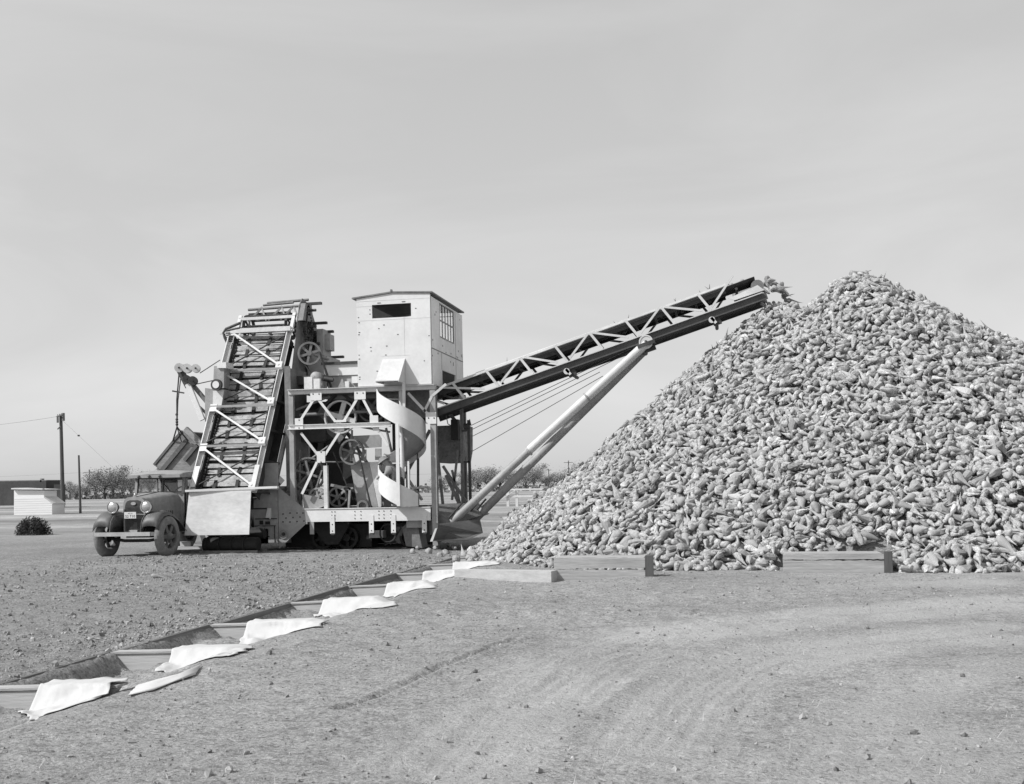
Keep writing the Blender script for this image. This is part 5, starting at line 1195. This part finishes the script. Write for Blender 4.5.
def wire(a, b, sag, label, r=.02, n=14):
    a, b = V(a), V(b); m = MB(); m.tube([a.lerp(b, k/n)-V((0, 0, sag*4*(k/n)*(1-k/n))) for k in range(n+1)], r, 5); o = m.build('overhead_wire', M['rope_light']); own_origin(o, a); return tag(o, label, 'wire')
top1 = pb+V((0, 0, H1))
wire(top1+V((-.5, 0, -.2)), top1+V((-30, 5, -.8)), .5, 'overhead wire leaving the tall pole to the left')
GE = atd(124, 478, 116)
gy1 = wire(top1+V((.2, 0, -.7)), GE, .0, 'slanting guy wire right of the tall pole', .012)
m = MB(); c = (top1+V((.2, 0, -.7))).lerp(GE, .26); m.ball(c, .10, 5, (1.6, 1, 1)); m.build('insulator', M['dark'], gy1)
t3 = p3+V((0, -.2, 8.15)); wire(t3+V((-90, -5, -.3)), t3, .8, 'far telephone wire from the left edge to the distant pole', .03); wire(t3, p5+V((0, -.2, 6.3)), 1.5, 'far telephone wire running right behind the truck', .03)
# dark weed clump at the left edge
random.seed(21)
p = atz(36, 534.5, 0); VS, FS, TN = [], [], []
for i in range(5200):
    a = random.uniform(0, 6.28); ph = math.acos(random.uniform(-.1, 1)); rr = .55*random.uniform(.55, 1.06)*(1+.15*math.sin(a*5)); c = V((rr*1.05*math.sin(ph)*math.cos(a), rr*.8*math.sin(ph)*math.sin(a), .05+.95*rr*math.cos(ph)))
    n = V((random.gauss(0, 1), random.gauss(0, 1), random.gauss(0, 1))).normalized(); u = n.orthogonal().normalized()*random.uniform(.014, .034); w = n.cross(u)*.5; b = len(VS)
    VS += [c-u-w, c+u-w, c+u+w, c-u+w]; FS.append((b, b+1, b+2, b+3)); TN += [random.random()*.7]*4
o = arr_mesh('weed_clump', np.array([tuple(v) for v in VS]), np.array(FS), M['leafdark'], False, np.array(TN)); o.location = (p.x-.12, p.y, 0); tag(o, 'dark rounded weed bush at the left edge in front of the shed', 'bush')
# white rail fence behind the heap
pf = atz(509, 506.5, 0); fr = thing('rail_fence', 'white plank rail fence far behind the pipe legs', 'fence', (pf.x, pf.y, 0))
q = lambda px, py: at(px, py, pf.y)
for i, px in enumerate((508, 517, 535, 556, 580)):
    a = q(px, 500); m = MB(); m.bx(a.x-.09, a.x+.09, pf.y-.09, pf.y+.09, 0, 1.22); m.build('post', M['pale'], fr)
m = MB(); m.beam(V((q(507, 500).x, pf.y-.1, 1.15)), V((q(585, 500).x, pf.y-.1, 1.15)), .05, .12); m.build('rail', M['pale'], fr)
m = MB(); m.beam(V((q(507, 500).x, pf.y-.1, .68)), V((q(585, 500).x, pf.y-.1, .72)), .05, .14); m.build('rail', M['pale'], fr)
m = MB(); m.beam(V((q(496, 500).x, pf.y-.15, .25)), V((q(516, 500).x, pf.y-.15, 1.1)), .05, .16, (0, 1, 0)); m.build('gate_board', M['pale'], fr)
# trees
def tree_meshes(seed, dens):
    r = random.Random(seed); m = MB(); H = 1.0; m.tube([(0, 0, -.03), (.01, 0, .2), (.0, .01, .45)], [.035, .026, .018], 7); tips = []
    for i in range(9):
        a = 2.4*i+r.uniform(-.4, .4); z0 = r.uniform(.14, .42); l = r.uniform(.25, .45); e = V((math.cos(a)*l*r.uniform(.5, 1), math.sin(a)*l*r.uniform(.5, 1), z0+l*r.uniform(.7, 1.2))); e.z = min(e.z, .93)
        mid = V((e.x*.45, e.y*.45, z0+(e.z-z0)*.5+.03)); m.tube([(0, 0, z0), mid, e], [.014, .009, .004], 5); tips += [e, mid]
        for k in range(3):
            e2 = e+V((r.uniform(-.12, .12), r.uniform(-.12, .12), r.uniform(-.02, .12))); m.tube([mid.lerp(e, r.uniform(.2, .9)), e2], [.006, .002], 4); tips.append(e2)
    vs, fs, tn = [], [], []
    for t in tips:
        cl = r.uniform(.15, 1.0); rad_ = r.uniform(.06, .13)
        for i in range(int(dens*r.uniform(.4, 1.3))):
            c = t+V((r.gauss(0, rad_), r.gauss(0, rad_), r.gauss(0, rad_*.8))); c.z = max(.06, c.z)
            n = V((r.gauss(0, 1), r.gauss(0, 1), r.gauss(0, 1)+.4)).normalized(); u = n.orthogonal().normalized()*r.uniform(.007, .015); w = n.cross(u)*r.uniform(.5, .9); b = len(vs)
            vs += [tuple(c-u-w), tuple(c+u-w), tuple(c+u+w), tuple(c-u+w)]; fs.append((b, b+1, b+2, b+3)); tn += [min(1, max(0, cl+r.uniform(-.25, .25)))]*4
    return m, (np.array(vs), np.array(fs), np.array(tn))
KIND = []
for k, (sd, dn) in enumerate(((1, 90), (2, 110), (3, 55), (4, 22))):
    m, lf = tree_meshes(sd, dn); tr = m.build('trunk', M['bark']); cr = arr_mesh('crown', lf[0], lf[1], M['leaf'], False, lf[2]); KIND.append((tr.data, cr.data)); bpy.data.objects.remove(tr); bpy.data.objects.remove(cr)
def tree(px, ytop, d, kind, label, wid=1.0, grp='trees along the far field edge'):
    b = atd(px, 500, d); b.z = 0; v = EYE + (HY-(px-HX)*math.tan(ROLL)-ytop)*d/FPX
    r = thing('tree', label, 'tree', b, random.uniform(0, 6.28), grp); r.scale = (v*wid, v*wid, v*1.03)
    for nm, me in zip(('trunk', 'crown'), KIND[kind]):
        o = bpy.data.objects.new(nm, me); COL.objects.link(o); o.parent = r
random.seed(5)
LFT = [(70, 483, 300, 1), (77, 486, 290, 0), (86, 484, 310, 1), (96, 477, 290, 0), (105, 470, 285, 0), (113, 469, 290, 1), (122, 475, 300, 0), (131, 474, 310, 1), (141, 472, 290, 0), (150, 476, 300, 1)]
names = ['low dull bush tree just right of the white shed', 'low bushy tree behind the stub pole', 'low bushy tree behind the distant two-arm pole', 'rounded tree right of the distant two-arm pole', 'tall full tree, left half of the pair beside the truck roof', 'tallest bushy tree, right half of the pair beside the truck', 'tree just above the truck left headlight', 'tree behind the truck radiator', 'tree mostly hidden behind the truck windshield', 'tree hidden behind the truck cab']
for (px, yt, d, k), nm in zip(LFT, names): tree(px, yt, d, k, nm, random.uniform(1.1, 1.5))
for px, yt, d, k, nm, w in ((470, 474, 300, 1, 'tree seen between the mast and the bin support', 1.1), (478, 470, 290, 0, 'tree just right of the machine mast', 1.1), (487, 473, 310, 1, 'tree left of the pale pipe leg', 1.1), (500, 465, 290, 2, 'thin tree rising between the two pipe legs', 1.0), (513, 474, 320, 1, 'low tree behind the dark pipe leg', 1.2), (526, 469, 290, 0, 'rounded tree above the white rail fence', 1.1), (534, 468, 300, 1, 'full tree above the right half of the rail fence', 1.0), (545, 477, 330, 1, 'low tree right of the rail fence against the heap', 1.2), (556, 474, 300, 0, 'tree touching the heap slope left of the distant pole', 1.1), (565, 470, 310, 3, 'bare thin tree beside the distant pole on the heap slope', 1.0), (575, 466, 300, 2, 'thin tree top showing just over the heap slope', 1.0), (588, 464, 300, 0, 'tree behind the heap right of the distant pole', 1.1), (456, 480, 300, 1, 'tree seen through the machine end frame', 1.2), (440, 478, 310, 0, 'tree seen behind the right frame post', 1.2)):
    tree(px, yt-1.5, d, k, nm, w*1.35)
# a pale far bank of ground cover under the trees
VS, FS, TN = [], [], []
for i in range(5200):
    px = random.uniform(-40, 640); d = random.uniform(286, 330); b0 = atd(px, 500, d); h = random.uniform(.2, 1.7)*(1 if random.random() < .8 else 1.7); a = random.uniform(0, 3.14); dx, dy = .5*math.cos(a), .5*math.sin(a); b = len(VS)
    zc = random.uniform(.2, 1)*h; VS += [(b0.x-dx, b0.y-dy, zc-.25), (b0.x+dx, b0.y+dy, zc-.3), (b0.x+dx*.7, b0.y+dy*.7+.2, zc+.3), (b0.x-dx*.8, b0.y-dy*.8, zc+.25)]; FS.append((b, b+1, b+2, b+3)); TN += [random.random()]*4
o = arr_mesh('undergrowth', np.array(VS), np.array(FS), M['leaf'], False, np.array(TN)); tag(o, 'low weedy undergrowth along the far field edge', 'undergrowth', kind='stuff')

# ------------------------------------------------------------------ light, sky, camera
SUN_EL, SUN_AZ = R(42), R(67)               # azimuth measured from behind the camera towards its left
d = (-FWD*math.cos(SUN_AZ) - RGT*math.sin(SUN_AZ))*math.cos(SUN_EL)+V((0, 0, math.sin(SUN_EL)))     # towards the sun
sl = bpy.data.lights.new('sun', 'SUN'); sl.energy = 3.8; sl.angle = R(.53); sl.color = (1, 1, 1)
so = bpy.data.objects.new('sun', sl); COL.objects.link(so); so.location = (0, 0, 30); so.rotation_euler = d.to_track_quat('Z', 'Y').to_euler()
W = bpy.data.worlds.new('World'); sc.world = W; W.use_nodes = True
nt = W.node_tree; bg = nt.nodes['Background']
sk = nt.nodes.new('ShaderNodeTexSky'); sk.sky_type = 'NISHITA'; sk.sun_disc = False; sk.sun_elevation = SUN_EL; sk.sun_rotation = math.atan2(d.x, d.y)
sk.air_density = 1.0; sk.dust_density = 1.5; sk.ozone_density = 1.0
bw = nt.nodes.new('ShaderNodeRGBToBW'); lk(nt, sk.outputs[0], bw.inputs[0])
gm = nt.nodes.new('ShaderNodeMath'); gm.operation = 'POWER'; gm.inputs[1].default_value = .30; lk(nt, bw.outputs[0], gm.inputs[0])
tc = nt.nodes.new('ShaderNodeTexCoord'); mp = nt.nodes.new('ShaderNodeMapping'); mp.inputs['Scale'].default_value = (1.3, 1.3, 4.8); mp.inputs['Rotation'].default_value = (0, .25, 0); lk(nt, tc.outputs['Generated'], mp.inputs['Vector'])
nz = noise(nt, mp.outputs['Vector'], 1.5, 6, .55, .6)
cl = nt.nodes.new('ShaderNodeMapRange'); cl.inputs[1].default_value = .44; cl.inputs[2].default_value = .70; cl.inputs[3].default_value = .995; cl.inputs[4].default_value = 1.12; lk(nt, nz, cl.inputs[0])
ml = nt.nodes.new('ShaderNodeMath'); ml.operation = 'MULTIPLY'; lk(nt, gm.outputs[0], ml.inputs[0]); lk(nt, cl.outputs[0], ml.inputs[1])
ml2 = nt.nodes.new('ShaderNodeMath'); ml2.operation = 'MULTIPLY'; ml2.inputs[1].default_value = 3.5; lk(nt, ml.outputs[0], ml2.inputs[0])
lk(nt, ml2.outputs[0], bg.inputs['Color']); bg.inputs['Strength'].default_value = .10

cam = bpy.data.cameras.new('camera'); co = bpy.data.objects.new('camera', cam); COL.objects.link(co); sc.camera = co
cr_ = RGT*math.cos(ROLL)-V((0, 0, 1))*math.sin(ROLL); cu_ = V((0, 0, 1))*math.cos(ROLL)+RGT*math.sin(ROLL)
mw = Matrix((cr_, cu_, -FWD)).transposed().to_4x4(); mw.translation = V((0, 0, EYE)); co.matrix_world = mw
cam.sensor_width = 36; cam.lens = 36*FPX/1024; cam.shift_y = (HY-392)/1024; cam.clip_start = .1; cam.clip_end = 9000
sc.view_settings.view_transform = 'Standard'; sc.view_settings.look = 'None'; sc.view_settings.gamma = 1; sc.view_settings.use_curve_mapping = False
sc.view_settings.exposure = .35
sc.cycles.max_bounces = 6; sc.cycles.use_denoising = True
